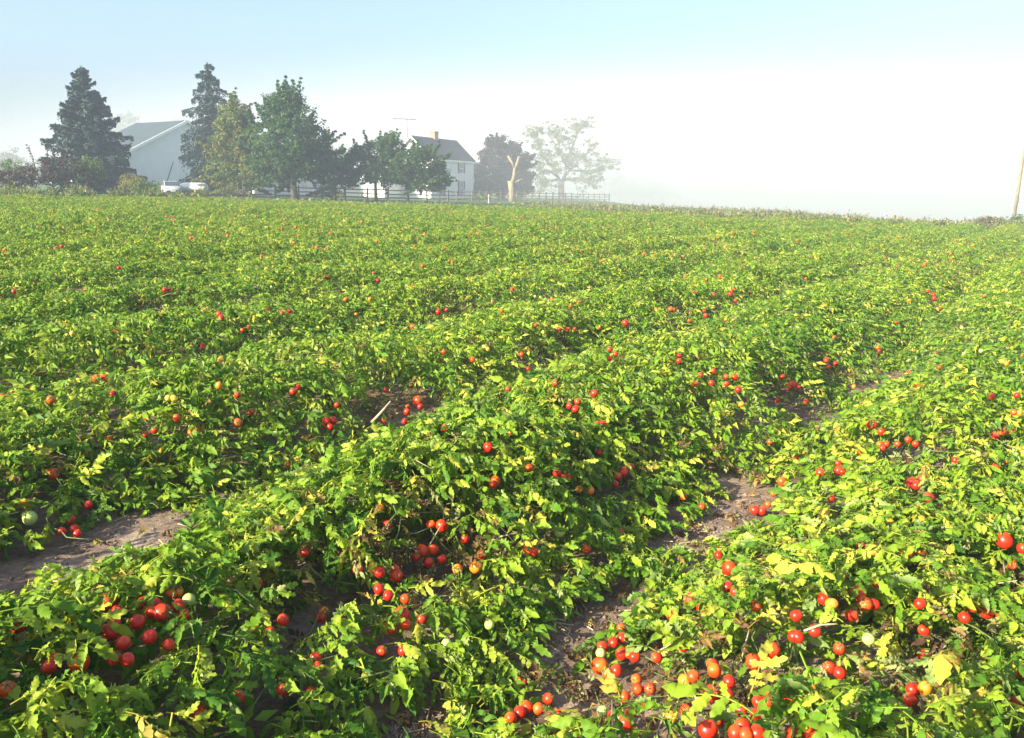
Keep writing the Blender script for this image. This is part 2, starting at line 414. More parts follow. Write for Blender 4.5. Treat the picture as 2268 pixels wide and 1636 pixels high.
# bare strips and dead patches, as ground points and radii
STRIPS = [((-60, 1352), (330, 1186), 0.34), ((690, 1074), (775, 1048), 0.16), ((1360, 822), (1410, 804), 0.17), ((850, 1645), (970, 1590), 0.08),
          ((1215, 1455), (1390, 1312), 0.13), ((1500, 1222), (1670, 1095), 0.17), ((1830, 958), (1875, 930), 0.10), ((1905, 876), (1990, 828), 0.17)]
STRIPS = [(ground(*a)[:2], ground(*b_)[:2], w) for a, b_, w in STRIPS]
DEAD = [(960, 1225, .26), (930, 1270, .2), (1360, 1490, .30), (1400, 1560, .26), (1700, 1590, .30), (1850, 1620, .25), (1760, 875, .33), (1000, 692, .42), (895, 890, .30),
        (1830, 800, .26), (620, 692, .32), (1225, 795, .25), (640, 868, .22), (2240, 1330, .25), (520, 868, .2), (2060, 1060, .25), (1500, 1620, .22), (840, 905, .2), (330, 700, .3), (1180, 640, .35), (1480, 700, .3), (2100, 640, .4), (60, 620, .3), (1700, 640, .35), (780, 600, .35), (420, 600, .35), (2150, 900, .25), (1080, 1000, .18), (700, 1330, .2), (2020, 1500, .2), (250, 960, .2), (1620, 1010, .2)]
DEAD = [(ground(x, y, 0.2)[:2], r) for x, y, r in DEAD]

def strip_d(x, y):
    """distance to the nearest bare strip's border (negative inside)"""
    best = np.full(np.shape(x), 9.0)
    for a, b_, w in STRIPS:
        d = b_ - a; L2 = (d ** 2).sum()
        t = np.clip(((x - a[0]) * d[0] + (y - a[1]) * d[1]) / L2, 0, 1)
        best = np.minimum(best, np.hypot(x - a[0] - t * d[0], y - a[1] - t * d[1]) - w)
    return best + 0.05 * lump(x * 5, y * 5)

def dead_f(x, y):
    best = np.zeros(np.shape(x))
    for c, r in DEAD:
        best = np.maximum(best, np.clip(1.35 - np.hypot(x - c[0], y - c[1]) / r, 0, 1))
    return best

def canopy(x, y):
    """height of the leaf canopy above the ground"""
    u, v = to_uv(x, y)
    du = (u - BED0 + BED / 2) % BED - BED / 2
    h = 0.49 * (1 - np.minimum(np.abs(du) / 1.28, 1) ** 2.3) + 0.11 * lump(u, v)
    h = h * (0.25 + 0.75 * np.clip((strip_d(x, y) + 0.02) / 0.70, 0, 1)) * (1 - 0.5 * dead_f(x, y))
    return np.maximum(h, 0.05)

def leaflet(L, Wd, fold, curl, hi):
    if hi:
        t = np.array([0, .10, .22, .34, .46, .58, .70, .84, 1.0]); m_ = len(t)
        w = np.array([0, .62, .60, 1.0, .74, .94, .58, .46, 0]) * Wd / 2 * 1.12
        z = -curl * L * t ** 2 + 0.05 * L * np.sin(t * 9)
        mid = np.stack([t * L, 0 * t, z], -1)
        e = slice(1, m_ - 1)
        back = np.array([-.06, .03, .05, -.03, .05, -.02, .03]) * L      # toothed margin
        wav = 0.10 * Wd * np.array([1, -1, 1, -1, 1, -1, 1])
        le = np.stack([t[e] * L + back, w[e], z[e] + fold * w[e] + wav], -1)
        ri = np.stack([t[e] * L + back, -w[e], z[e] + fold * w[e] - wav], -1)
        V = np.concatenate([mid, le, ri]); k = m_ - 2; a_, b_ = m_, m_ + k
        F = [(0, 1, a_), (0, b_, 1), (m_ - 2, m_ - 1, a_ + k - 1), (m_ - 2, b_ + k - 1, m_ - 1)]
        for i in range(1, k):
            F += [(i, i + 1, a_ + i), (i, a_ + i, a_ + i - 1), (i, b_ + i - 1, b_ + i), (i, b_ + i, i + 1)]
        return V, np.array(F)
    t = np.array([0, .42, 1.0]); z = -curl * L * t ** 2
    V = np.array([(0, 0, 0), (t[1] * L, 0, z[1]), (L, 0, z[2]), (.40 * L, Wd / 2, z[1] + fold * Wd / 2), (.40 * L, -Wd / 2, z[1] + fold * Wd / 2)])
    return V, np.array([(0, 1, 3), (1, 2, 3), (0, 4, 1), (1, 4, 2)])

def frame(d, up=(0, 0, 1)):
    d = np.asarray(d, float); d = d / np.linalg.norm(d)
    y = np.cross(up, d); y /= max(np.linalg.norm(y), 1e-6)
    return np.stack([d, y, np.cross(d, y)], -1)

def make_leaf(seed, hi, style):
    """a compound leaf along +X, unit length about 0.2 m; returns verts, tris, tint"""
    g = np.random.default_rng(seed)
    L = 0.165; droop = g.uniform(0.15, 0.55)
    V, F, T_ = [], [], []; o = 0
    def put(v, f, t):
        nonlocal o
        V.append(v); F.append(f + o); T_.append(np.full(len(v), t)); o += len(v)
    def rp(s): return np.array([s * L * (1 - .12 * s), 0.012 * math.sin(3 * s) * (1 if seed % 2 else -1), -droop * L * s ** 1.8])
    spots = [(1.0, 0, 1.15), (.80, 1, .95), (.78, -1, .98), (.52, 1, .86), (.49, -1, .82)] + ([(.30, 1, .45), (.33, -1, .42)] if hi else [])
    for s, sd, sc in spots:
        a = sd * R(g.uniform(48, 78)); p = rp(s)
        fold = {'flat': g.uniform(-.35, .25), 'curl': g.uniform(.7, 1.7), 'droop': g.uniform(-.9, -.3)}[style]
        curl = {'flat': g.uniform(.05, .45), 'curl': g.uniform(-.2, .5), 'droop': g.uniform(.4, .9)}[style]
        lv, lf = leaflet(0.083 * sc * g.uniform(.85, 1.15), 0.041 * sc * g.uniform(.75, 1.2), fold, curl, hi)
        d = np.array([math.cos(a), math.sin(a), -g.uniform(.05, .75) - (.3 if s == 1 else 0)])
        tw = g.normal(0, .4); up = np.array([0, math.sin(tw), math.cos(tw)])
        put(lv @ frame(d, up).T + p, lf, g.normal(0, .07))
    if hi:
        ss = np.linspace(0, 1, 5); P = np.array([rp(s) for s in ss])
        w = 0.0032
        v = np.concatenate([P + (0, w, 0), P + (0, -w, 0), P + (0, 0, -w * 1.6)])
        f = []
        for i in range(4):
            for a_, b_ in ((0, 5), (5, 10), (10, 0)):
                f += [(a_ + i, b_ + i, b_ + i + 1), (a_ + i, b_ + i + 1, a_ + i + 1)]
        put(v, np.array(f), .12)
    return np.concatenate(V), np.concatenate(F), np.concatenate(T_)

STYLES = ['flat'] * 6 + ['droop'] * 4 + ['curl'] * 4
HI = [make_leaf(100 + i, True, s) for i, s in enumerate(STYLES)]
LO = [make_leaf(100 + i, False, s) for i, s in enumerate(STYLES)]
HI_ME = [mesh_np('leaf', v, f, M['leaf'], {'tint': ('FLOAT', t)}, smooth=True) for v, f, t in HI]

def leaf_mats(az, pitch, roll):
    """rotation matrices (n,3,3) for leaves pointing at azimuth az, raised by pitch"""
    X = np.stack([np.cos(az) * np.cos(pitch), np.sin(az) * np.cos(pitch), np.sin(pitch)], -1)
    Y = np.stack([-np.sin(az), np.cos(az), 0 * az], -1)
    Z = np.cross(X, Y)
    c, s = np.cos(roll)[:, None], np.sin(roll)[:, None]
    return np.stack([X, Y * c + Z * s, Z * c - Y * s], -1)

def join_leaves(lib, kind, pos, rot, sc, tint):
    V, F, T_ = [], [], []; o = 0
    for k in range(len(lib)):
        i = np.nonzero(kind == k)[0]
        if not len(i): continue
        lv, lf, lt = lib[k]
        v = np.einsum('nij,vj->nvi', rot[i], lv) * sc[i, None, None] + pos[i, None, :]
        nv = len(lv)
        V.append(v.reshape(-1, 3)); T_.append((tint[i, None] + lt[None]).ravel())
        F.append((lf[None] + (np.arange(len(i)) * nv)[:, None, None]).reshape(-1, 3) + o)
        o += nv * len(i)
    return np.concatenate(V), np.concatenate(F), np.clip(np.concatenate(T_), 0, 2)

# --- where the plants stand: two staggered lines in each bed
PITCHV, LINE = 0.50, 0.44
plants = []
for k in range(-60, 40):
    for side in (-1, 1):
        for j in range(-40, 260):
            v = j * PITCHV + (PITCHV / 2 if side > 0 else 0) + random.uniform(-.07, .07)
            u = BED0 + k * BED + side * LINE + random.uniform(-.08, .08)
            x, y = to_xy(u, v)
            if y < 0.2 or abs(x) > y * 0.82 + 4 or y > edge_y(x) - 0.5: continue
            plants.append((x, y, u, v, k, side))
P = np.array([(p[0], p[1]) for p in plants])
pz = gz(P[:, 0]) + 0.25 - CAMH
rel = np.stack([P[:, 0], P[:, 1], pz], -1)
dep = rel @ np.array(_f); ix = rel @ np.array(_r) / np.maximum(dep, .1) * PF; iy = rel @ np.array(_u) / np.maximum(dep, .1) * PF
mg = .85 * PF / np.maximum(dep, .3)
inview = (dep > .35) & (np.abs(ix) < PW / 2 + mg) & (iy > -PH / 2 - mg)
order = [i for i in np.argsort(dep) if inview[i]][:300]
near_set = set(order)

# --- fruit: seen places on the canopy
COL = {'r': 'ripe red', 's': 'orange-red', 'o': 'orange', 'y': 'yellow', 'g': 'pale green'}
fruit = []
for e in TOMATOES.split():
    px, py, rc = e.split(','); px, py = float(px), float(py); pr, c = float(rc[:-1]), rc[-1]
    d = ray(px, py); t = (0.4 - CAMH) / d[2]
    for _ in range(25):                              # walk to where the sight line meets the canopy
        x, y = d[0] * t, d[1] * t
        t += 0.5 * ((float(gz(x)) + float(canopy(np.array(x), np.array(y))) * (0.88 if py > 950 else 1.04) - CAMH) / d[2] - t)
    x, y = d[0] * t, d[1] * t
    dp = d[1] * t * cp - (d[2] * t) * sp
    r = min(max(pr * dp / PF * 1.06, 0.021), 0.042)
    fruit.append((x, y, CAMH + d[2] * t, r, c, px, py))
FR = np.array([f_[:4] for f_ in fruit])
own = {}
NP = np.array([P[i] for i in order])
far_fruit = []
for q, f_ in enumerate(fruit):
    dd = np.hypot(NP[:, 0] - f_[0], NP[:, 1] - f_[1]); w = int(dd.argmin())
    if dd[w] < 1.3: own.setdefault(order[w], []).append(q)
    else: far_fruit.append(q)

eye = np.array([0, 0, CAMH])
def hides_fruit(pts):
    """leaf points that stand between a visible fruit and the path people look along"""
    bad = np.zeros(len(pts), bool)
    for x, y, z, r in FR:
        if abs(pts[:, 0] - x).min() > 1.0: continue
        c = np.array([x, y, z]); d = eye - c; d /= np.linalg.norm(d)
        w = pts - c; s = np.clip(w @ d, -0.02, 0.45)
        bad |= np.linalg.norm(w - s[:, None] * d, axis=1) < (r * .86 + .004 if x * x + y * y < 20 else r * .9 + .009)
    return bad

def plant_leaves(x0, y0, k, side, n_out, n_in, local=False, g=rng):
    """positions, rotations, scales, kinds, tints and outer flags of the leaves of one plant"""
    if not local:
        d0 = float(dead_f(np.array(x0), np.array(y0))); n_in += int(280 * d0)
    n_ = n_out + n_in
    a = g.uniform(0, 6.283, n_); rr = np.sqrt(g.uniform(0, 1, n_))
    lu, lv = rr * np.cos(a) * 0.84, rr * np.sin(a) * 0.52
    outer = np.arange(n_) < n_out
    if local:
        x, y = lu, lv; du = lu + LINE
        h = 0.50 * (1 - np.minimum(np.abs(du) / 1.28, 1) ** 2.3) + 0.08 * np.sin(lu * 5 + g.uniform(0, 6)) * np.sin(lv * 6 + g.uniform(0, 6)); h = np.maximum(h, .05); g0 = 0
        dead = np.zeros(n_); keep = np.ones(n_, bool); wx, wy = x, y
        out_az = np.arctan2(lv, lu + LINE * 0.6)
    else:
        dx, dy = to_xy(lu, lv); x, y = x0 + dx, y0 + dy
        h = canopy(x, y); g0 = gz(x); dead = dead_f(x, y)
        keep = (strip_d(x, y) > -0.01) & ((g.uniform(0, 1, n_) > dead * 0.75) | ~outer)
        ox, oy = to_xy(lu + side * LINE * 0.6, lv); out_az = np.arctan2(oy, ox)
    z = g0 + 0.04 + h * np.where(outer, g.uniform(.74, 1.10, n_), g.uniform(.15, .75, n_)) - 0.02
    az = out_az + g.normal(0, .95, n_)
    steep = np.clip(rr, 0, 1)
    pitch = np.where(outer, R(34) - steep * R(38), R(8)) + g.normal(0, .34, n_)
    roll = g.normal(0, .42, n_)
    sc = g.uniform(.50, .98, n_) * (1 - .25 * dead)
    kind = g.choice(len(STYLES), n_, p=np.array([1.] * 6 + [1.1] * 4 + [.95] * 4) / (6 + 4.4 + 3.8))
    tint = np.clip(g.normal(.48, .19, n_), 0.02, .88)
    yl = g.uniform(0, 1, n_); tint = np.where(yl > .945, g.uniform(.85, 1.05, n_), tint); tint = np.where(yl > .98, g.uniform(1.15, 1.6, n_), tint)
    tint = np.where(g.uniform(0, 1, n_) < dead * 1.25, g.uniform(1.25, 2.0, n_), tint)
    withered = tint > 1.2
    sc = np.where(withered, sc * .62, sc); kind = np.where(withered, len(STYLES) - 1 - kind % 4, kind)
    roll = np.where(withered, roll * 3, roll)
    pos = np.stack([x, y, z], -1); rot = leaf_mats(az, pitch, roll)
    pos = pos - rot[:, :, 0] * (0.08 * sc)[:, None]
    return pos[keep], rot[keep], sc[keep], kind[keep], tint[keep], outer[keep], out_az

def ordinal(i):
    W_ = ['nearest', 'second', 'third', 'fourth', 'fifth', 'sixth', 'seventh', 'eighth', 'ninth', 'tenth', 'eleventh', 'twelfth', 'thirteenth', 'fourteenth', 'fifteenth', 'sixteenth',
          'seventeenth', 'eighteenth', 'nineteenth', 'twentieth']
    if i < 20: return W_[i]
    tens = {2: ('twenty', 'twentieth'), 3: ('thirty', 'thirtieth'), 4: ('forty', 'fortieth'), 5: ('fifty', 'fiftieth'), 6: ('sixty', 'sixtieth')}[(i + 1) // 10]
    u_ = (i + 1) % 10
    return tens[0] + '-' + ['', 'first', 'second', 'third', 'fourth', 'fifth', 'sixth', 'seventh', 'eighth', 'ninth'][u_] if u_ else tens[1]
NUM = ['no', 'one', 'two', 'three', 'four', 'five', 'six', 'seven', 'eight', 'nine', 'ten', 'eleven', 'twelve', 'thirteen', 'fourteen', 'fifteen', 'sixteen']
def nth_bed(k):
    if k == 0: return 'bed between soil strips'
    if k == 1: return 'bed right of strips'
    if k == -1: return 'bed left of strips'
    return ordinal(abs(k) - 1) + ' bed ' + ('right' if k > 0 else 'left') + ' of strips'
rank = {}
for i in sorted(order, key=lambda i: plants[i][3]):
    rank[i] = rank.get((plants[i][4], plants[i][5]), 0); rank[(plants[i][4], plants[i][5])] = rank[i] + 1

def fruit_mesh(seed, c, detail):
    g = np.random.default_rng(seed)
    nu, nv = (14, 9) if detail else (8, 5)
    V = [(0, 0, .94)]; F = []
    el = g.uniform(.95, 1.32); lob = g.uniform(.01, .06); ph = g.uniform(0, 6)
    for j in range(1, nv):
        th = math.pi * j / nv
        for i in range(nu):
            a = 2 * math.pi * i / nu
            r = math.sin(th) * (1 + lob * math.sin(4 * a + ph) * math.sin(th)) * (1 - .05 * math.cos(th))
            z = math.cos(th) * el - (.10 * math.exp(-(th / .35) ** 2) if th < 1 else 0)
            V.append((r * math.cos(a), r * math.sin(a), z))
    V.append((0, 0, -el)); last = len(V) - 1
    for i in range(nu): F.append((0, 1 + i, 1 + (i + 1) % nu))
    for j in range(nv - 2):
        for i in range(nu):
            a_, b_ = 1 + j * nu + i, 1 + j * nu + (i + 1) % nu
            F.append((a_, a_ + nu, b_ + nu, b_))
    o = 1 + (nv - 2) * nu
    for i in range(nu): F.append((o + i, last, o + (i + 1) % nu))
    return mesh_np('tomato', V, F, M['fruit_' + c], smooth=True)

def fruit_mat(name, top, main, rough=0.36):
    m, n, l, b = new_mat(name)
    tc = n.new('ShaderNodeTexCoord'); sx = n.new('ShaderNodeSeparateXYZ'); l.new(tc.outputs['Object'], sx.inputs['Vector'])
    nz = n.new('ShaderNodeTexNoise'); nz.inputs['Scale'].default_value = 1.4; nz.inputs['Detail'].default_value = 4
    oi = n.new('ShaderNodeObjectInfo'); ad = n.new('ShaderNodeVectorMath'); ad.operation = 'ADD'
    l.new(tc.outputs['Object'], ad.inputs[0]); l.new(oi.outputs['Location'], ad.inputs[1]); l.new(ad.outputs['Vector'], nz.inputs['Vector'])
    mr = n.new('ShaderNodeMapRange'); mr.inputs[1].default_value = 0.2; mr.inputs[2].default_value = 1.1; l.new(sx.outputs['Z'], mr.inputs[0])
    ml = n.new('ShaderNodeMath'); ml.operation = 'MULTIPLY'; l.new(mr.outputs[0], ml.inputs[0]); l.new(nz.outputs['Fac'], ml.inputs[1])
    rp = ramp(n, [(0.0, main), (0.75, top)]); l.new(ml.outputs[0], rp.inputs['Fac']); l.new(rp.outputs['Color'], b.inputs['Base Color'])
    b.inputs['Roughness'].default_value = rough; b.inputs['Specular IOR Level'].default_value = 0.4
    b.inputs['Subsurface Weight'].default_value = 0.0
    return m
M['fruit_r'] = fruit_mat('ripe_red_skin', (0.62, 0.10, 0.012), (0.52, 0.022, 0.008))
M['fruit_s'] = fruit_mat('orange_red_skin', (0.72, 0.20, 0.015), (0.62, 0.055, 0.008))
M['fruit_o'] = fruit_mat('orange_skin', (0.70, 0.30, 0.03), (0.72, 0.20, 0.015))
M['fruit_y'] = fruit_mat('yellow_skin', (0.62, 0.46, 0.08), (0.72, 0.42, 0.05))
M['fruit_g'] = fruit_mat('green_skin', (0.30, 0.42, 0.08), (0.42, 0.50, 0.14))
FM = {(c, d): [fruit_mesh(900 + i * 7 + ord(c), c, d) for i in range(2)] for c in COL for d in (True, False)}

# calyx: a green five-pointed star with a stub of stalk
cb = MB()
for i in range(5):
    a = 2 * math.pi * i / 5
    d_, s_ = Vector((math.cos(a), math.sin(a), 0)), Vector((-math.sin(a), math.cos(a), 0))
    cb.add([Vector((0, 0, .98)), d_ * .35 + s_ * .13 + Vector((0, 0, 1.04)), d_ * .85 + Vector((0, 0, .92)), d_ * .35 - s_ * .13 + Vector((0, 0, 1.04))], [(0, 1, 2, 3)])
cb.tube([(0, 0, .95), (.05, 0, 1.3), (.16, .03, 1.5)], [.09, .06, .06], 5)
CALYX = mesh_np('calyx', cb.v, cb.f, M['vine'])

GROUP = 'tomato plants in the near beds'
dry_i = 0
for oi_, i in enumerate(order):
    x0, y0, u0, v0, k, side = plants[i]
    dist = math.hypot(x0, y0)
    qs = own.get(i, [])
    n_out, n_in = (190, 70) if dist < 6 else ((170, 50) if dist < 11 else (150, 30))
    pos, rot, sc, kind, tint, outer, _ = plant_leaves(x0, y0, k, side, n_out, n_in)
    tint = tint + 0.10 * float(lump(u0 * .4, v0 * .4)) * (tint < .85)
    if len(pos):
        Lm = (0.16 * sc)[:, None] * rot[:, :, 0]
        bad = hides_fruit(pos + Lm * .5) | hides_fruit(pos + Lm * .15) | hides_fruit(pos + Lm * 1.05)
        good = ~bad
        pos, rot, sc, kind, tint, outer = pos[good], rot[good], sc[good], kind[good], tint[good], outer[good]
    cnt = {}
    for q in qs: cnt[fruit[q][4]] = cnt.get(fruit[q][4], 0) + 1
    df = float(dead_f(np.array(x0), np.array(y0)))
    desc = 'withered brown tomato plant' if df > .7 else 'leafy green tomato plant'
    if cnt:
        kinds = [w_ for w_, cs in (('red', 'rs'), ('orange', 'oy'), ('green', 'g')) if any(c_ in cnt for c_ in cs)]
        desc = ('withered' if df > .7 else 'leafy') + ' plant with ' + (NUM[len(qs)] if len(qs) < 17 else 'many') + ' ' + (' and '.join(kinds) if len(kinds) < 3 else 'mixed-colour') + ' tomato' + ('es' if len(qs) > 1 else '')
    lab = f"{desc}, {ordinal(rank[i])}, {'left' if side < 0 else 'right'} line, {nth_bed(k)}"
    zc = float(gz(x0))
    t = thing('tomato_plant', (x0, y0, zc), lab, 'tomato plant', GROUP)
    org = np.array([x0, y0, zc])
    if not len(pos): continue
    rl = pos - np.array([0, 0, CAMH]); dd = rl @ np.array(_f)
    vis = (dd > .8) & (np.abs(rl @ np.array(_r)) < dd * (PW / 2 + 50) / PF) & (np.abs(rl @ np.array(_u)) < dd * (PH / 2 + 50) / PF)
    sep = outer & vis & (dist < 5.6)
    j = ~sep
    if j.any():
        V, F, T_ = [], [], []
        for lib, mk in ((LO, j & ~(outer & (dist < 5.6))), (HI, j & outer & (dist < 5.6))):
            if not mk.any(): continue
            v_, f_, t_ = join_leaves(lib, kind[mk], pos[mk] - org, rot[mk], sc[mk], tint[mk])
            F.append(f_ + sum(len(q_) for q_ in V)); V.append(v_); T_.append(t_)
        V, F, T_ = np.concatenate(V), np.concatenate(F), np.concatenate(T_)
        fo = link('foliage', mesh_np('foliage', V, F, M['leaf'], {'tint': ('FLOAT', T_)}, smooth=True), t)
        fo['kind'] = 'stuff'; fo.color = (0, 0, 0, 1)
    for a_ in np.nonzero(sep)[0]:
        o = bpy.data.objects.new('leaf', HI_ME[kind[a_]])
        mw = np.eye(4); mw[:3, :3] = rot[a_] * sc[a_]; mw[:3, 3] = pos[a_] - org
        o.parent = t; o.matrix_basis = Matrix(mw.tolist())
        o.color = (float(tint[a_]), 0, 0, 1)
        C.objects.link(o)
    # branching vine under the leaves
    vb = MB(); g = random.Random(int(i))
    for s_ in range(7 if dist < 6 else 4):
        a_ = g.uniform(0, 6.28); rr = g.uniform(.25, .6); ex, ey = to_xy(math.cos(a_) * rr * 1.2, math.sin(a_) * rr)
        hh = float(canopy(np.array(x0 + ex), np.array(y0 + ey))) * .85
        wob = [Vector((g.gauss(0, .02), g.gauss(0, .02), g.gauss(0, .012))) for _ in range(8)]
        vb.tube([Vector((ex * u, ey * u, .02 + hh * (1 - (1 - u) ** 2.2) * (1 - .22 * max(0, u - .7)))) + wob[q] * (1 if q else 0) for q, u in enumerate(np.linspace(0, 1, 8))],
                [.0055, .005, .0047, .0044, .004, .0036, .003, .002], 5, False)
    vb.build('vine', M['vine'], t, True)
    for q in qs:
        fx, fy, fz, r, c, px, py = fruit[q]
        g = random.Random(q)
        o = link('tomato', FM[(c, dist < 7)][q % 2], t)
        o.location = (fx - x0, fy - y0, fz - zc)
        o.rotation_euler = (g.uniform(-1.2, 1.2), g.uniform(-1.2, 1.2), g.uniform(0, 6.28)); o.scale = (r, r, r)
        o['label'] = COL[c] + ' tomato'
        if dist < 7 and g.random() < .6: link('calyx', CALYX, o)
    if df > .55:
        for _ in range(7):
            g = random.Random(5000 + dry_i); dry_i += 1
            a_ = g.uniform(0, 6.28); ln = g.uniform(.10, .26); cx, cy_ = g.gauss(0, .18), g.gauss(0, .18)
            hz = float(canopy(np.array(x0 + cx), np.array(y0 + cy_))) * g.uniform(.5, .95) + .02; sl = g.uniform(-.08, .10)
            dxx, dyy = math.cos(a_) * ln / 2, math.sin(a_) * ln / 2
            w_ = g.uniform(.0022, .0048)
            MB().tube([(cx - dxx, cy_ - dyy, hz - sl), (cx, cy_, hz + .01), (cx + dxx, cy_ + dyy, hz + sl)], [w_, w_, w_ * .7], 5).build('dry_stalk', M['stalk'], t, True)

# --- the rest of the field: one mass of plants that nobody could count
src = bpy.data.collections.new('distant_plant_sources')
for q in range(12):
    g = np.random.default_rng(4000 + q)
    pos, rot, sc, kind, tint, outer, _ = plant_leaves(0, 0, 0, 1, 140, 25, True, g)
    tint = np.clip(tint + g.normal(0, .07), 0, 2)
    if q >= 10: tint = np.where(g.uniform(0, 1, len(tint)) < .38, g.uniform(.95, 1.7, len(tint)), tint)
    V, F, T_ = join_leaves(LO, kind, pos, rot, sc * 1.05, tint)
    mi = np.zeros(len(F), int)
    if q in (2, 5, 8, 11):
        base = FM[('r' if q != 8 else 's', False)][0]
        fv = np.array([v.co[:] for v in base.vertices]) * .033
        base.calc_loop_triangles(); ff = np.array([tuple(tr.vertices) for tr in base.loop_triangles])
        a_, b_ = g.uniform(-.3, .3, 2)
        hh = .47 * (1 - (abs(a_ + LINE) / 1.24) ** 2.4) + .05
        F = np.concatenate([F, ff + len(V)]); V = np.concatenate([V, fv + (a_, b_, hh)]); T_ = np.concatenate([T_, np.zeros(len(fv))])
        mi = np.concatenate([mi, np.ones(len(ff), int)])
    me = mesh_np('distant_plant', V, F, None, {'tint': ('FLOAT', T_)}, smooth=True, mats=[M['leaf_far'], M['fruit_s']], mat_idx=mi)
    so = bpy.data.objects.new('distant_plant_%02d' % q, me); src.objects.link(so)

rest = [i for i in range(len(plants)) if i not in near_set]
pts = np.array([(plants[i][0], plants[i][1], float(gz(plants[i][0]))) for i in rest])
rz = np.array([(-ROW if plants[i][5] > 0 else -ROW + math.pi) for i in rest]) + rng.normal(0, .08, len(rest))
pme = bpy.data.meshes.new('tomato_crop'); pme.vertices.add(len(pts)); pme.vertices.foreach_set('co', pts.astype(np.float32).ravel())
a_ = pme.attributes.new('turn', 'FLOAT', 'POINT'); a_.data.foreach_set('value', rz.astype(np.float32))
a_ = pme.attributes.new('grow', 'FLOAT', 'POINT')
lum = np.array([float(lump(plants[i][2] * .5, plants[i][3] * .5)) for i in rest])
a_.data.foreach_set('value', (np.clip(rng.normal(1.0, .08, len(rest)) + .12 * lum, .75, 1.3)).astype(np.float32))
a_ = pme.attributes.new('pick', 'INT', 'POINT')
pk = rng.integers(0, 10, len(rest)); pk = np.where(np.isin(pk, (2, 5, 8)) & (rng.uniform(0, 1, len(rest)) < np.where(np.array([float(lump(plants[i][2] * .23 + 9, plants[i][3] * .23)) for i in rest]) > .18, .15, .8)), (pk + 1) % 10, pk); pk = np.where(rng.uniform(0, 1, len(rest)) < .09, rng.integers(10, 12, len(rest)), pk)
a_.data.foreach_set('value', pk.astype(np.int32))
crop = tag(link('tomato_crop', pme), 'green mass of tomato plants filling the distant beds of the field', 'tomato crop', kind='stuff')
ng = bpy.data.node_groups.new('crop_rows', 'GeometryNodeTree')
ng.interface.new_socket('Geometry', in_out='INPUT', socket_type='NodeSocketGeometry')
ng.interface.new_socket('Geometry', in_out='OUTPUT', socket_type='NodeSocketGeometry')
N, Lk = ng.nodes, ng.links
gi, go = N.new('NodeGroupInput'), N.new('NodeGroupOutput')
ip = N.new('GeometryNodeInstanceOnPoints'); ci = N.new('GeometryNodeCollectionInfo')
ci.inputs['Collection'].default_value = src; ci.inputs['Separate Children'].default_value = True; ci.inputs['Reset Children'].default_value = True
def named(nm, ty):
    q = N.new('GeometryNodeInputNamedAttribute'); q.data_type = ty; q.inputs['Name'].default_value = nm; return q.outputs['Attribute']
cx_ = N.new('ShaderNodeCombineXYZ'); Lk.new(named('turn', 'FLOAT'), cx_.inputs['Z'])
e2r = N.new('FunctionNodeEulerToRotation'); Lk.new(cx_.outputs[0], e2r.inputs[0])
Lk.new(gi.outputs[0], ip.inputs['Points']); Lk.new(ci.outputs[0], ip.inputs['Instance'])
ip.inputs['Pick Instance'].default_value = True
Lk.new(named('pick', 'INT'), ip.inputs['Instance Index']); Lk.new(e2r.outputs[0], ip.inputs['Rotation'])
Lk.new(named('grow', 'FLOAT'), ip.inputs['Scale']); Lk.new(ip.outputs[0], go.inputs[0])
crop.modifiers.new('rows', 'NODES').node_group = ng

# clods and straw on the bare strips
V, F = [], []
for a, b_, w in STRIPS:
    for _ in range(260):
        t_ = random.random(); x, y = a + (b_ - a) * t_ + rng.normal(0, w * .75, 2)
        s_ = random.uniform(.004, .016) * (2.0 if random.random() < .06 else 1); z = float(soil_z(np.array(x), np.array(y))); o = len(V)
        pts_ = [(1, 0, .1), (0, 1, .2), (-1, 0, .1), (0, -1, .2), (0, 0, .9), (0, 0, -.4)]
        V += [(x + p[0] * s_ * random.uniform(.6, 1.3), y + p[1] * s_ * random.uniform(.6, 1.3), z + p[2] * s_) for p in pts_]
        F += [(o + q, o + (q + 1) % 4, o + 4) for q in range(4)] + [(o + (q + 1) % 4, o + q, o + 5) for q in range(4)]
tag(link('soil_clods', mesh_np('soil_clods', np.array(V), np.array(F), M['soil'])), 'small clods of dry brown earth on the bare strips', 'soil clods', kind='stuff')
V, F = [], []
for a, b_, w in STRIPS:
    for _ in range(26):
        t_ = random.random(); x, y = a + (b_ - a) * t_ + rng.normal(0, w * .8, 2)
        z = float(soil_z(np.array(x), np.array(y))) + .006; o = len(V); an = random.uniform(0, 6.28); ln = random.uniform(.03, .11)
        d_ = Vector((math.cos(an), math.sin(an), random.uniform(-.05, .15))) * ln; s_ = Vector((-math.sin(an), math.cos(an), 0)) * .0025
        c_ = Vector((x, y, z))
        V += [c_ - s_, c_ + s_, c_ + d_ + s_, c_ + d_ - s_, c_ + Vector((0, 0, .004)), c_ + d_ + Vector((0, 0, .004))]
        F += [(o, o + 1, o + 2, o + 3), (o + 1, o + 4, o + 5, o + 2), (o, o + 3, o + 5, o + 4)]
tag(link('straw', mesh_np('straw', [tuple(v) for v in V], F, M['stalk'])), 'thin pale bits of dry stalk littering the bare strips', 'straw', kind='stuff')

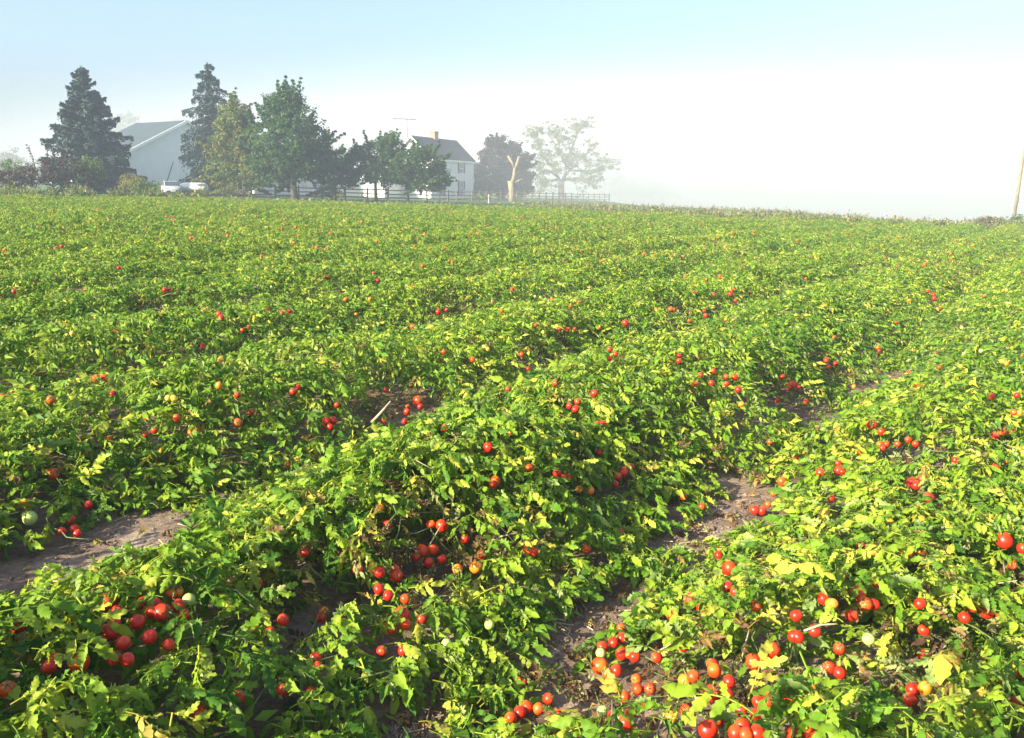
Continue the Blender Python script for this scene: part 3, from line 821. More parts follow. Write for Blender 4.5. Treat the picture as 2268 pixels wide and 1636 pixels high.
g = np.random.default_rng(77); lp_ = []
for a, b_, w in STRIPS:
    m_ = int(30 * np.linalg.norm(b_ - a)) + 6; t_ = g.uniform(-.1, 1.1, m_); xy = a + (b_ - a) * t_[:, None] + g.normal(0, w * .9, (m_, 2))
    lp_.append(np.column_stack([xy, soil_z(xy[:, 0], xy[:, 1]) + .02]))
lp_ = np.concatenate(lp_); m_ = len(lp_)
V, F, T_ = join_leaves(HI, g.integers(0, len(STYLES), m_), lp_, leaf_mats(g.uniform(0, 6.28, m_), g.normal(.1, .2, m_), g.normal(0, .7, m_)), g.uniform(.15, .5, m_), g.uniform(1.1, 2.0, m_))
lt = tag(link('leaf_litter', mesh_np('leaf_litter', V, F, M['leaf'], {'tint': ('FLOAT', T_)}, smooth=True)), 'crumpled brown dead leaves scattered on the bare soil strips', 'leaf litter', kind='stuff')
lt.color = (0, 0, 0, 1)
g0 = ground(843, 925, .25)
st = MB().tube([Vector(g0) + Vector((-.06, -.03, -.03)), Vector(g0) + Vector((0, 0, .03)), Vector(g0) + Vector((.07, .03, .11))], [.009, .010, .007], 7)
tag(st.build('wooden_stick', M['stalk'], None, True), 'pale bare stick poking out of a withered tomato plant', 'stick')

# ------------------------------------------------------------------ buildings
def siding_bump(m, spacing):
    n, l = m.node_tree.nodes, m.node_tree.links; b = n['Principled BSDF']
    tc = n.new('ShaderNodeTexCoord'); sx = n.new('ShaderNodeSeparateXYZ'); l.new(tc.outputs['Object'], sx.inputs['Vector'])
    md = n.new('ShaderNodeMath'); md.operation = 'MODULO'; md.inputs[1].default_value = spacing; l.new(sx.outputs['Z'], md.inputs[0])
    bp = n.new('ShaderNodeBump'); bp.inputs['Strength'].default_value = 0.6; bp.inputs['Distance'].default_value = 0.15
    l.new(md.outputs[0], bp.inputs['Height']); l.new(bp.outputs['Normal'], b.inputs['Normal'])
siding_bump(M['siding'], 0.15)

def gable_walls(L, W, eave, apex):
    """walls of a gabled block: x along the ridge 0..L, y across 0..W"""
    b = MB()
    v = [(0, 0, -.4), (L, 0, -.4), (L, W, -.4), (0, W, -.4), (0, 0, eave), (L, 0, eave), (L, W, eave), (0, W, eave), (0, W / 2, apex), (L, W / 2, apex)]
    return b.add(v, [(0, 1, 5, 4), (2, 3, 7, 6), (3, 0, 4, 8, 7), (1, 2, 6, 9, 5)])

def roof_slab(b, p0, p1, p2, p3, th):
    p = [Vector(q) for q in (p0, p1, p2, p3)]
    nrm = (p[1] - p[0]).cross(p[3] - p[0]).normalized() * th
    return b.hexa(p, [q + nrm for q in p])

def window(parent, x, z, w, h, shutters=True):
    """on the wall y = 0, facing -y"""
    fr = MB()
    fr.box((x, -.03, z + h / 2 + .05), (w + .2, .06, .1)); fr.box((x, -.04, z - h / 2 - .05), (w + .26, .09, .1))
    for s in (-1, 1): fr.box((x + s * (w / 2 + .05), -.03, z), (.1, .06, h))
    fr.box((x, -.025, z), (w, .05, .07))
    o = fr.build('window', M['trim'], parent)
    MB().box((x, -.012, z + h / 4 + .01), (w, .02, h / 2 - .05)).build('pane', M['glass'], o)
    MB().box((x, -.008, z - h / 4 - .01), (w, .02, h / 2 - .05)).build('pane', M['glass'], o)
    if shutters:
        for s in (-1, 1):
            sb = MB(); cx = x + s * (w / 2 + .12 + .21)
            for e in (-1, 1): sb.box((cx + e * .185, -.03, z), (.05, .05, h + .1))
            for e in (-1, 0, 1): sb.box((cx, -.03, z + e * (h / 2 + .02)), (.32, .05, .07))
            for q in range(12):
                zz = z - h / 2 + .08 + (h - .16) * q / 11
                sb.box((cx, -.025, zz), (.32, .03, h / 14), Matrix.Rotation(R(25), 3, 'X'))
            sb.build('shutter', M['shutter'], o)

def rail_house(name, A, ang, L, W, eave, apex, label, roof_mat, over=.35):
    t = thing(name, (A[0], A[1], float(gz(A[0]))), label, 'house' if 'house' in name else 'building', rz=ang)
    gable_walls(L, W, eave, apex).build('wall', M['siding'], t)
    sl = (apex - eave) / (W / 2)
    for sgn in (0, 1):
        rb = MB(); y0 = -over if sgn == 0 else W + over; z0 = eave - over * sl + .05
        pr = [(-over, y0, z0), (L + over, y0, z0), (L + over, W / 2, apex + .05), (-over, W / 2, apex + .05)]
        if sgn: pr = [pr[1], pr[0], pr[3], pr[2]]
        roof_slab(rb, *pr, .12)
        rb.build('roof', roof_mat, t)
        fb = MB().box((L / 2, y0 + (-.06 if sgn == 0 else .06), z0 + .02), (L + 2 * over, .1, .2)); fb.build('gutter', M['trim'], t)
    for xe in (-over - .04, L + over + .04):
        rk = MB()
        for s in (-1, 1):
            a_, b_ = Vector((xe, W / 2, apex + .06)), Vector((xe, W / 2 + s * (W / 2 + over), eave - over * sl + .06))
            d = b_ - a_
            rk.box((a_ + b_) / 2 + Vector((0, 0, -.05 + (.004 if s > 0 else 0))), (.06, d.length, .24), Matrix.Rotation(math.atan2(d.z, d.y) if s > 0 else math.atan2(-d.z, -d.y), 3, 'X'))
        rk.build('rake_board', M['trim'], t)
    for cx, cy2 in ((-.01, -.01), (L + .01, -.01), (-.01, W + .01), (L + .01, W + .01)):
        MB().box((cx, cy2, eave / 2 - .2), (.14, .14, eave)).build('corner_board', M['trim'], t)
    return t

ANG = math.atan2(.894, .447)
house = rail_house('farmhouse', (-11.1, 110.0), ANG, 11.2, 6.0, 5.4, 8.15, 'white two-storey farmhouse with dark grey roof, tan chimney and dark shutters', M['roof'])
for wx, wz, wh in ((2.5, 4.25, 1.25), (7.9, 4.25, 1.25), (7.9, 1.55, 1.9), (2.5, 1.55, 1.9), (5.2, 4.25, 1.25)):
    if wx != 5.2: window(house, wx, wz, .85, wh)
gw = MB(); gw.box((-.03, 3.0, 6.6), (.06, .75, 1.0)); go_ = gw.build('window', M['trim'], house); MB().box((-.045, 3.0, 6.6), (.06, .58, .84)).build('pane', M['glass'], go_)
chim = MB(); chim.box((5.6, 3.0, 8.3), (1.0, .75, 1.5)); ch = chim.build('chimney', M['chimney'], house)
MB().box((5.6, 3.0, 9.1), (1.14, .89, .14)).build('cap', M['chimney'], ch)
shed = rail_house('long_outbuilding', (-30.1, 98.0), ANG, 19.0, 4.6, 2.7, 4.3, 'long low white outbuilding behind the fence and maple trunks', M['roof'])
for wx in (3.2, 7.5, 12): window(shed, wx, 1.5, .8, .9, False)
wing = rail_house('house_wing', (-17.2, 108.6), ANG, 6.0, 3.2, 2.6, 3.8, 'small white single-storey wing beside the farmhouse, behind the apple trees', M['roof'])

# barn: gable end towards the field, low lean-to slope on its near side
BA = math.radians(-33)
bb = at(422, 430, 112); barn = thing('barn', (bb.x, bb.y, float(gz(bb.x))), 'large pale barn with a wide grey roof between the two spruces', 'barn', rz=BA)
# local frame: x along the ridge (right end at 0), -y down the near roof slope
BL = 10.8; AZ, KZ, EZ, KY, EY = 9.1, 4.75, 3.15, -9.0, -13.4
bw = MB()
prof = [(KY, -.4), (KY, KZ), (0, AZ), (-KY, KZ), (-KY, -.4)]
v = [(0, y, z) for y, z in prof] + [(-BL, y, z) for y, z in prof]; k6 = len(prof)
bw.add(v, [tuple(range(k6)), tuple(range(2 * k6 - 1, k6 - 1, -1)), (0, k6, k6 + 1, 1), (3, k6 + 3, k6 + 4, 4)])
LT = 5.5                                        # the lean-to is shorter than the barn
prof = [(EY, -.4), (EY, EZ), (KY, KZ - .003), (KY, -.4)]
v = [(-.003, y, z) for y, z in prof] + [(-LT, y, z) for y, z in prof]
lean = MB().add(v, [(0, 1, 2, 3), (7, 6, 5, 4), (0, 4, 5, 1)])
m_b = simple_mat('barn_siding', (0.60, 0.64, 0.68), (0.68, 0.72, 0.76), .8, .7); siding_bump(m_b, .28)
bw.build('wall', m_b, barn); lean.build('lean_to_wall', m_b, barn)
for (y0, z0, y1, z1) in ((EY - .4, EZ - .14, KY, KZ), (KY, KZ, 0, AZ), (-KY + .4, KZ - .17, 0, AZ)):
    XL = -LT if y0 < KY else -BL
    rb = MB(); pr = [(XL - .4, y0, z0 + .06), (.4, y0, z0 + .06), (.4, y1, z1 + .06), (XL - .4, y1, z1 + .06)]
    if y0 > 0: pr = [pr[1], pr[0], pr[3], pr[2]]
    roof_slab(rb, *pr, .14); rf = rb.build('roof', M['barn_roof'], barn)
    seam = MB()
    for q in range(1, 18):
        xx = XL - .4 + (-XL + .8) * q / 18; d = Vector((0, y1 - y0, z1 - z0)); nn = Vector((0, -(z1 - z0), (y1 - y0))).normalized() * (1 if y0 < 0 else -1)
        seam.tube([Vector((xx, y0, z0 + .06)) + nn * .15, Vector((xx, y1, z1 + .06)) + nn * .15], .03, 4)
    seam.build('seam', M['barn_roof'], rf)
    tb = MB(); a_, b_ = Vector((.46, y0, z0 + .06)), Vector((.46, y1, z1 + .06)); d = b_ - a_
    tb.hexa([a_ + Vector((-.05, 0, -.16)), a_ + Vector((.05, 0, -.16)), b_ + Vector((.05, 0, -.16)), b_ + Vector((-.05, 0, -.16))],
            [a_ + Vector((-.05, 0, .2)), a_ + Vector((.05, 0, .2)), b_ + Vector((.05, 0, .2)), b_ + Vector((-.05, 0, .2))]).build('rake_board', M['trim'], barn)

# antenna mast behind the apple trees
an0 = base_at(904, 116); top = at(902, 264, 116).z - an0.z
am = thing('antenna_mast', an0, 'tall thin television antenna mast rising behind the apple trees', 'antenna')
tw = MB()
tri = [Vector((.22 * math.cos(a), .22 * math.sin(a), 0)) for a in (0.3, 2.4, 4.5)]
th_ = top * .72
for p in tri: tw.tube([p, p * .55 + Vector((0, 0, th_))], .035, 5)
for q in range(16):
    z0, z1 = th_ * q / 16, th_ * (q + 1) / 16
    for e in range(3):
        a_, b_ = tri[e], tri[(e + 1) % 3]; s0, s1 = 1 - .45 * q / 16, 1 - .45 * (q + 1) / 16
        tw.tube([a_ * s0 + Vector((0, 0, z0)), b_ * s1 + Vector((0, 0, z1))], .018, 4)
tw.build('tower', M['metal'], am)
MB().tube([(0, 0, th_ - .3), (-.03, 0, top)], .06, 6).build('pole', M['metal'], am)
MB().tube([(-2.0, 0, top + .02), (1.3, .1, top - .06)], .055, 5).build('boom', M['metal'], am)
for q in range(9):
    xx = -1.9 + q * .38; ll = .55 + .06 * q
    MB().tube([(xx, -ll, top + .0), (xx, ll, top + .0)], .02, 4).build('element', M['metal'], am)

# ------------------------------------------------------------------ rail fence along the yard
FN = [(505, 88), (800, 90), (960, 95), (1100, 114), (1350, 152)]
fp = [base_at(px, Y) for px, Y in FN]
fence = thing('rail_fence', fp[0], 'weathered brown three-rail fence running along the edge of the yard', 'fence')
seglen = [(fp[i + 1] - fp[i]).length for i in range(len(fp) - 1)]; total = sum(seglen); npost = int(total / 2.45)
posts = []
for q in range(npost + 1):
    s = total * q / npost; i = 0
    while i < len(seglen) - 1 and s > seglen[i]: s -= seglen[i]; i += 1
    p = fp[i].lerp(fp[i + 1], min(s / seglen[i], 1)); p.z = float(gz(p.x)); posts.append(p)
pm = MB().box((0, 0, .48), (.15, .15, 1.76)); pmesh = mesh_np('post', pm.v, pm.f, M['fence'])
gfx = random.Random(3)
for p in posts:
    o = link('post', pmesh, fence); o.location = p - fp[0] + Vector((0, 0, gfx.uniform(-.05, .05))); o.rotation_euler = (gfx.uniform(-.03, .03), gfx.uniform(-.03, .03), gfx.uniform(0, 1))
for a_, b_ in zip(posts[:-1], posts[1:]):
    for hz in (.32, .74, 1.16):
        p0, p1 = a_ - fp[0] + Vector((0, 0, hz + gfx.uniform(-.04, .04))), b_ - fp[0] + Vector((0, 0, hz + gfx.uniform(-.04, .04)))
        d = (p1 - p0).normalized(); p0 += d * .05; p1 -= d * .05
        MB().tube([p0, (p0 + p1) / 2 + Vector((0, 0, gfx.uniform(-.03, .02))), p1], [.055, .07, .055], 5).build('rail', M['fence'], fence)

# wire gate, stakes, utility pole
gp = base_at(432, 88); gate = thing('wire_fence', gp, 'thin dark post with one sagging wire and a leaning brace beside the car', 'wire fence')
MB().tube([(-.02, 0, -.1), (.02, 0, 2.35)], .045, 6).build('post', M['dark_metal'], gate)
MB().tube([(-3.1, .1, 1.5), (-1.5, .05, 1.38), (0, 0, 1.35)], .018, 5).build('wire', M['dark_metal'], gate)
MB().tube([(-3.6, .1, 0), (-2.75, .1, 1.9), (-2.1, .1, 3.5)], [.06, .055, .04], 6).build('brace', M['dark_metal'], gate)
p = base_at(1082, 97); t = thing('marker_stake', p, 'small white marker stake with an orange band in the grass before the dark red tree', 'stake')
MB().box((0, 0, .45), (.10, .05, 1.1)).build('stake', M['trim'], t); MB().box((0, 0, .62), (.106, .056, .16)).build('band', M['orange'], t)
p = base_at(753, 84); t = thing('yellow_marker', p, 'short yellow wooden marker with a crossbar at the field edge', 'marker')
MB().tube([(0, 0, -.1), (.02, 0, .85)], .05, 6).build('post', M['yellow'], t); MB().box((.02, -.06, .6), (.75, .06, .13)).build('crossbar', M['yellow'], t)
up = base_at(2254, 62); pole = thing('utility_pole', up, 'tall pale wooden utility pole at the foggy right edge of the field', 'pole')
MB().tube([(0, 0, -.4), (0, 0, 4.5), (.02, 0, 9.6)], [.115, .10, .09], 12).build('shaft', M['pale_bark'], pole, True)
MB().tube([(0, -.19, 2.0), (0, -.17, 2.0), (0, -.17, 2.25), (0, -.19, 2.25)], .06, 6).build('tag_plate', M['metal'], pole)

# ------------------------------------------------------------------ parked car and tank
def superbox(b, secs):
    """loft of cross-sections (x, [(y,z)...])"""
    o = len(b.v); k = len(secs[0][1])
    for x, pr in secs: b.v += [(x, y, z) for y, z in pr]
    for i in range(len(secs) - 1):
        for j in range(k):
            a_, c_ = o + i * k + j, o + i * k + (j + 1) % k; b.f.append((a_, c_, c_ + k, a_ + k))
    b.f.append(tuple(o + j for j in reversed(range(k)))); e = o + (len(secs) - 1) * k; b.f.append(tuple(e + j for j in range(k)))
    return b
cpos = base_at(379, 84); car = thing('parked_car', cpos, 'silver sedan parked on the grass in front of the barn', 'car', rz=R(-62))
def sect(w, z0, z1, r=.12): return [(-w + r, z0), (w - r, z0), (w, z0 + r), (w, (z0 + z1) / 2), (w - r * .7, z1 - r * .4), (w - r * 1.6, z1), (-w + r * 1.6, z1), (-w + r * .7, z1 - r * .4), (-w, (z0 + z1) / 2), (-w, z0 + r)]
superbox(MB(), [(-2.25, sect(.72, .42, .78)), (-2.1, sect(.84, .32, .92)), (-1.3, sect(.9, .26, 1.0)), (0, sect(.92, .24, 1.0)), (1.0, sect(.9, .26, .98)), (1.9, sect(.85, .3, .84)), (2.22, sect(.7, .38, .68))]).build('body', M['car_paint'], car, True)
def cab(w0, w1, z1): return [(-w0, .95), (w0, .95), (w1, z1), (-w1, z1)]
superbox(MB(), [(-1.85, cab(.7, .66, .97)), (-1.15, cab(.8, .60, 1.38)), (-.3, cab(.82, .62, 1.46)), (.35, cab(.8, .60, 1.42)), (1.15, cab(.7, .66, .97))]).build('cabin', M['car_paint'], car, False)
MB().add([(1.08, -.62, 1.02), (1.08, .62, 1.02), (.40, .55, 1.40), (.40, -.55, 1.40), (1.13, -.62, 1.03), (1.13, .62, 1.03), (.45, .55, 1.41), (.45, -.55, 1.41)], [(4, 5, 6, 7), (0, 3, 2, 1), (0, 1, 5, 4), (2, 3, 7, 6), (1, 2, 6, 5), (3, 0, 4, 7)]).build('windscreen', M['glass'], car)
MB().add([(-1.78, -.62, 1.02), (-1.78, .62, 1.02), (-1.2, .55, 1.36), (-1.2, -.55, 1.36), (-1.83, -.62, 1.03), (-1.83, .62, 1.03), (-1.25, .55, 1.37), (-1.25, -.55, 1.37)], [(4, 7, 6, 5), (0, 1, 2, 3), (0, 4, 5, 1), (2, 6, 7, 3), (1, 5, 6, 2), (3, 7, 4, 0)]).build('rear_window', M['glass'], car)
for s in (-1, 1):
    MB().add([(-1.1, s * .80, 1.02), (-.1, s * .83, 1.02), (-.15, s * .635, 1.40), (-.9, s * .61, 1.36), (-1.1, s * .83, 1.02), (-.1, s * .86, 1.02), (-.15, s * .665, 1.40), (-.9, s * .64, 1.36)], [(0, 1, 2, 3), (4, 5, 6, 7), (0, 1, 5, 4), (2, 3, 7, 6), (1, 2, 6, 5), (3, 0, 4, 7)]).build('side_window', M['glass'], car)
    MB().add([(0, s * .82, 1.02), (.9, s * .76, 1.02), (.35, s * .62, 1.37), (0, s * .635, 1.40), (0, s * .85, 1.02), (.9, s * .79, 1.02), (.35, s * .65, 1.37), (0, s * .665, 1.40)], [(0, 1, 2, 3), (4, 5, 6, 7), (0, 1, 5, 4), (2, 3, 7, 6), (1, 2, 6, 5), (3, 0, 4, 7)]).build('side_window', M['glass'], car)
    MB().box((2.1, s * .55, .66), (.2, .3, .14)).build('headlight', M['glass'], car)
    MB().box((.75, s * .98, 1.02), (.12, .18, .13)).build('mirror', M['car_paint'], car)
    for wx in (-1.35, 1.4):
        wb = MB().tube([(wx, s * .70, .32), (wx, s * .76, .32), (wx, s * .90, .32), (wx, s * .93, .32)], [.29, .32, .32, .28], 18); w_ = wb.build('wheel', M['tyre'], car)
        MB().tube([(wx, s * .925, .32), (wx, s * .94, .32)], [.21, .18], 14).build('rim', M['metal'], w_)
MB().box((2.235, 0, .46), (.05, 1.2, .14)).build('bumper', M['dark_metal'], car)
MB().box((2.265, 0, .48), (.03, .5, .12)).build('number_plate', M['trim'], car)

tp = base_at(430, 86.5); tank = thing('storage_tank', tp, 'rounded white storage tank lying on the grass next to the silver car', 'tank', rz=R(8))
secs = [(-1.5, .05), (-1.42, .28), (-1.25, .43), (-1.0, .5), (1.0, .5), (1.25, .43), (1.42, .28), (1.5, .05)]
MB().tube([(x, 0, .85) for x, r in secs], [r for x, r in secs], 18).build('shell', M['tank'], tank, True)
for xx in (-.9, .9): MB().box((xx, 0, .2), (.25, .8, .42)).build('leg', M['dark_metal'], tank)
MB().tube([(0, 0, 1.3), (0, 0, 1.36), (0, 0, 1.5), (0, 0, 1.54)], [.2, .2, .2, .1], 12).build('dome', M['tank'], tank, True)

# ------------------------------------------------------------------ trees
def fol(name, cols, tr=.25):
    st = [(i / (len(cols) - 1) * 2, c) for i, c in enumerate(cols)]
    return foliage_mat(name, st, translucent=tr, rough=.6, spec=.25)
FOL = {
 'spruce': fol('spruce_needles', [(0.014, .035, .033), (.03, .065, .056), (.075, .115, .09)], .06),
 'maple': fol('maple_leaves', [(0.018, .055, .014), (.038, .095, .022), (.10, .155, .03)]),
 'gold': fol('turning_maple_leaves', [(0.05, .10, .02), (.11, .155, .028), (.24, .19, .035)]),
 'apple': fol('apple_leaves', [(0.018, .055, .016), (.036, .09, .024), (.085, .145, .034)]),
 'red': fol('dark_red_leaves', [(0.022, .012, .016), (.04, .02, .026), (.07, .035, .035)], .12),
 'pale': fol('walnut_leaves', [(0.09, .11, .045), (.14, .16, .06), (.20, .19, .08)]),
 'wine': fol('wine_shrub_leaves', [(0.02, .012, .012), (.042, .02, .02), (.075, .04, .034)], .12),
 'bush': fol('bush_leaves', [(0.05, .10, .03), (.10, .16, .04), (.2, .22, .06)]),
 'ochre': fol('golden_bush_leaves', [(0.13, .15, .04), (.22, .20, .06), (.30, .24, .08)]),
 'far': fol('distant_leaves', [(0.05, .08, .03), (.09, .10, .04), (.13, .12, .05)]),
 'weed': fol('weed_leaves', [(0.05, .09, .03), (.10, .14, .045), (.28, .25, .11)]),
 'weedred': fol('seedhead_leaves', [(0.09, .09, .045), (.14, .12, .07), (.22, .17, .11)]),
}
def leaf_quads(cen, nrm, size, g, aspect=.6):
    """pointed leaf quads at centres"""
    n_ = len(cen)
    d = g.normal(0, 1, (n_, 3)); d -= nrm * (d * nrm).sum(1)[:, None]; d /= np.linalg.norm(d, axis=1)[:, None] + 1e-9
    s = np.cross(nrm, d)
    L = (size * g.uniform(.6, 1.35, n_))[:, None]
    V = np.stack([cen - d * L * .5, cen + s * L * aspect * .5 + nrm * L * .08, cen + d * L * .5 - nrm * L * .1, cen - s * L * aspect * .5 + nrm * L * .08], 1)
    F = np.arange(n_ * 4).reshape(n_, 4)
    return V.reshape(-1, 3), F

def crown_mesh(name, clumps, rad, per, size, mat, seed, parent, squash=.7, tint=(1.0, .4), up=.35):
    """leaf clumps around centres; every leaf a small pointed face"""
    g = np.random.default_rng(seed); clumps = np.asarray(clumps, float); nC = len(clumps)
    a = g.normal(0, 1, (nC, per, 3)); a /= np.linalg.norm(a, axis=2)[..., None]
    rr = g.uniform(.25, 1, (nC, per, 1)) ** .6
    rd = np.asarray(rad).reshape(-1, 1, 1) if np.ndim(rad) else rad
    cen = clumps[:, None, :] + a * rr * rd * np.array([1, 1, squash])
    nr = a + np.array([0, 0, up]) + g.normal(0, .6, a.shape); nr /= np.linalg.norm(nr, axis=2)[..., None]
    V, F = leaf_quads(cen.reshape(-1, 3), nr.reshape(-1, 3), size, g)
    ct = g.normal(tint[0], tint[1], (nC, 1)); t = np.clip(ct + g.normal(0, .25, (nC, per)), 0, 2)
    T_ = np.repeat(t.reshape(-1), 4)
    return link(name, mesh_np(name, V, F, mat, {'tint': ('FLOAT', T_)}), parent)

def blob_clumps(blobs, n_, g, shell=.45, noise=.26):
    """points through the outer volume of a set of ellipsoids (x, y, z, rx, ry, rz)"""
    B = np.array(blobs, float); w = B[:, 3] * B[:, 4] + B[:, 4] * B[:, 5]; w /= w.sum()
    out = []
    ii = g.choice(len(B), n_ * 3, p=w)
    a = g.normal(0, 1, (n_ * 3, 3)); a /= np.linalg.norm(a, axis=1)[:, None]
    r = g.uniform(shell, 1.0, (n_ * 3, 1)) * (1 + noise * np.sin(a[:, :1] * 5 + ii[:, None]) * np.cos(a[:, 2:] * 6 + ii[:, None]))
    p = B[ii, :3] + a * r * B[ii, 3:]
    # thin out the inside of neighbouring blobs
    inside = np.zeros(len(p), int)
    for b in B: inside += (((p - b[:3]) / b[3:]) ** 2).sum(1) < .35
    keep = (inside == 0) | (g.uniform(0, 1, len(p)) < .25)
    return p[keep][:n_]

def trunk_tube(t, pts, rad, mat, name='trunk', n=9):
    g = random.Random(len(pts) + int(rad[0] * 100))
    return MB().tube(pts, rad, n).build(name, mat, t, True)

def leafy_tree(name, px, Y, H, blobs, label, mat, n_cl, rad, per, size, seed, trunk_r=.28, bark='bark', tint=(1.0, .4), fork=.3, cat='tree', shell=.45, group=None, limbs=True, shoots=0):
    """blobs in metres relative to the base; x along the picture's horizontal"""
    b = base_at(px, Y); t = thing(name, b, label, cat, group)
    g = np.random.default_rng(seed); gr = random.Random(seed)
    cl = blob_clumps(blobs, n_cl, g, shell); cl = cl[cl[:, 2] > .4]
    ctr = cl.mean(0); rads = np.ones(len(cl)); H = min(H, cl[:, 2].max() * .92)
    for _ in range(shoots):                          # leafy shoots standing out of the crown
        q = cl[g.integers(0, len(cl))]; d = (q - ctr) / (np.linalg.norm(q - ctr) + .1) + np.array([0, 0, .55]); d /= np.linalg.norm(d)
        n0 = q + d * rad * .5; ch = np.array([n0 + d * rad * .62 * e + g.normal(0, rad * .1, 3) for e in range(4)])
        cl = np.concatenate([cl, ch]); rads = np.concatenate([rads, [.62, .52, .42, .3]])
    zt = min(q[2] for q in blobs); zt = max(zt * .9, H * fork)
    trunk_tube(t, [(0, 0, -.3), (gr.uniform(-.1, .1), 0, zt * .5), (gr.uniform(-.2, .2), gr.uniform(-.2, .2), zt), (gr.uniform(-.3, .3), 0, H * .8)], [trunk_r * 1.25, trunk_r, trunk_r * .8, trunk_r * .2], M[bark])
    if limbs:
        for q in blobs:
            z0 = zt * gr.uniform(.55, 1.0); e = Vector((q[0], q[1], q[2] + q[5] * .5))
            s = Vector((0, 0, z0)); mid = s.lerp(e, .5) + Vector((0, 0, gr.uniform(-.2, .4)))
            MB().tube([s, mid, e], [trunk_r * .5, trunk_r * .32, trunk_r * .08], 6).build('limb', M[bark], t, True)
    crown_mesh('crown', cl, rad * g.uniform(.7, 1.3, len(cl)) * rads, per, size, mat, seed + 1, t, tint=tint)
    return t

def spruce(name, px, py_top, Y, halfw, label, seed, density=1.0, droop=.35, irregular=.18, low=.05, lean=0.0, power=.9, tint=(1.0, .4)):
    b = base_at(px, Y); H = at(px, py_top, Y).z - b.z
    t = thing(name, b, label, 'spruce', None); gr = random.Random(seed); g = np.random.default_rng(seed)
    trunk_tube(t, [(0, 0, -.3), (lean * .4, 0, H * .4), (lean, 0, H * .97)], [.34, .22, .03], M['bark'])
    cen, nrm, bt = [], [], []
    z = H * low; bl = MB()
    while z < H * 1.0:
        f = z / H; rmax = halfw * ((1 - f) * .97 + .03) ** power * (1 if f > low + .1 else .85)
        nb = max(4, int((9 if f < .75 else 6) * density)); a0 = gr.uniform(0, 6.28)
        for q in range(nb):
            a = a0 + 6.283 * q / nb + gr.uniform(-.3, .3); L = max(.22, rmax * (1 + gr.gauss(0, irregular)))
            s = Vector((lean * f, 0, z + gr.uniform(-.25, .25))); d = Vector((math.cos(a), math.sin(a), 0))
            rise = .10 + .75 * f
            path = [s + d * (L * u) + Vector((0, 0, L * (rise * u - droop * u * u * 1.4 + .55 * max(0, u - .7)))) for u in (0, .3, .6, .85, 1.0)]
            bl.tube(path, [.05, .04, .03, .02, .01], 4, False)
            nn = int((24 + 66 * L) * (1.0 if density > .8 else .8))
            uu = g.uniform(.08, 1.03, nn)
            for u in uu:
                k_ = min(int(u * 4), 3); base = path[k_].lerp(path[k_ + 1], min(max(u * 4 - k_, 0), 1))
                spread = .05 + .20 * L * .42 * max(0, 1.04 - u)
                sd = Vector((-math.sin(a), math.cos(a), 0)) * gr.gauss(0, spread)
                c = base + sd + Vector((0, 0, -abs(gr.gauss(0, .09 + .04 * L)) * (1 if density > .8 else 1.9) + .05))
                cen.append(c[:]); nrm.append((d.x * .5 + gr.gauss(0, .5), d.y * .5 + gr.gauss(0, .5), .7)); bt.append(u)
        z += H * .031 * gr.uniform(.75, 1.25)
    for u in np.linspace(0, 1, 30):
        cen.append((lean + gr.gauss(0, .09 * (1 - u) + .02), gr.gauss(0, .09 * (1 - u) + .02), H * (.93 + .08 * u))); nrm.append((gr.gauss(0, 1), gr.gauss(0, 1), .3)); bt.append(1)
    bl.build('limb', M['bark'], t)['kind'] = 'stuff'
    cen, nrm = np.array(cen), np.array(nrm); nrm /= np.linalg.norm(nrm, axis=1)[:, None]
    V, F = leaf_quads(cen, nrm, .36, g, .42)
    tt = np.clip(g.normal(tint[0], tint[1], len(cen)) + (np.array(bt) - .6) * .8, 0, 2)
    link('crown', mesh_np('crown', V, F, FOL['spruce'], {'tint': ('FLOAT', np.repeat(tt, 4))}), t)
    return t

spruce('blue_spruce', 207, 152, 84, 4.9, 'broad dense blue-green spruce standing left of the barn', 21, density=1.2, droop=.34, irregular=.17, low=.03)
spruce('ragged_spruce', 478, 142, 94, 4.3, 'tall ragged spruce with drooping branches in front of the barn gable', 35, density=.62, droop=.60, irregular=.40, low=.05, tint=(.9, .4), power=.72)

def M_(px0, Y): return Y / PF            # metres per picture unit at depth Y
def blobs_from(px, Y, lst, depth=.85):
    """ellipses (cx, cy, rx, ry) as seen, made into ellipsoids of real depth round the tree's axis"""
    b = base_at(px, Y); out = []; g = random.Random(int(px))
    for cx, cy, rx, ry in lst:
        p = at(cx, cy, Y); k = Y / PF; d = g.uniform(-.45, .45) * rx * k
        out.append((p.x - b.x, d, p.z - b.z, rx * k, rx * k * depth, ry * k))
    return out

T1 = [(512, 280, 34, 50), (500, 340, 40, 55), (545, 300, 32, 52), (495, 385, 34, 32), (545, 370, 38, 45), (525, 250, 20, 25)]
leafy_tree('turning_maple', 527, 85, 9.3, blobs_from(527, 85, T1), 'yellowing green maple in front of the ragged spruce', FOL['gold'], 620, .55, 34, .24, 41, .2, tint=(1.05, .5), shoots=70)
T2 = [(620, 245, 42, 42), (660, 262, 36, 42), (595, 300, 42, 50), (650, 320, 60, 60), (695, 310, 38, 42), (700, 360, 42, 36), (620, 370, 50, 42), (590, 360, 36, 45), (640, 225, 30, 26)]
leafy_tree('large_maple', 653, 82, 11, blobs_from(653, 82, T2), 'tallest rounded green maple with a dark trunk beside the yellowing maple', FOL['maple'], 900, .52, 34, .23, 43, .30, tint=(.9, .42), shell=.5, shoots=110)
T3 = [(745, 362, 36, 32), (718, 385, 30, 32), (760, 390, 34, 28)]
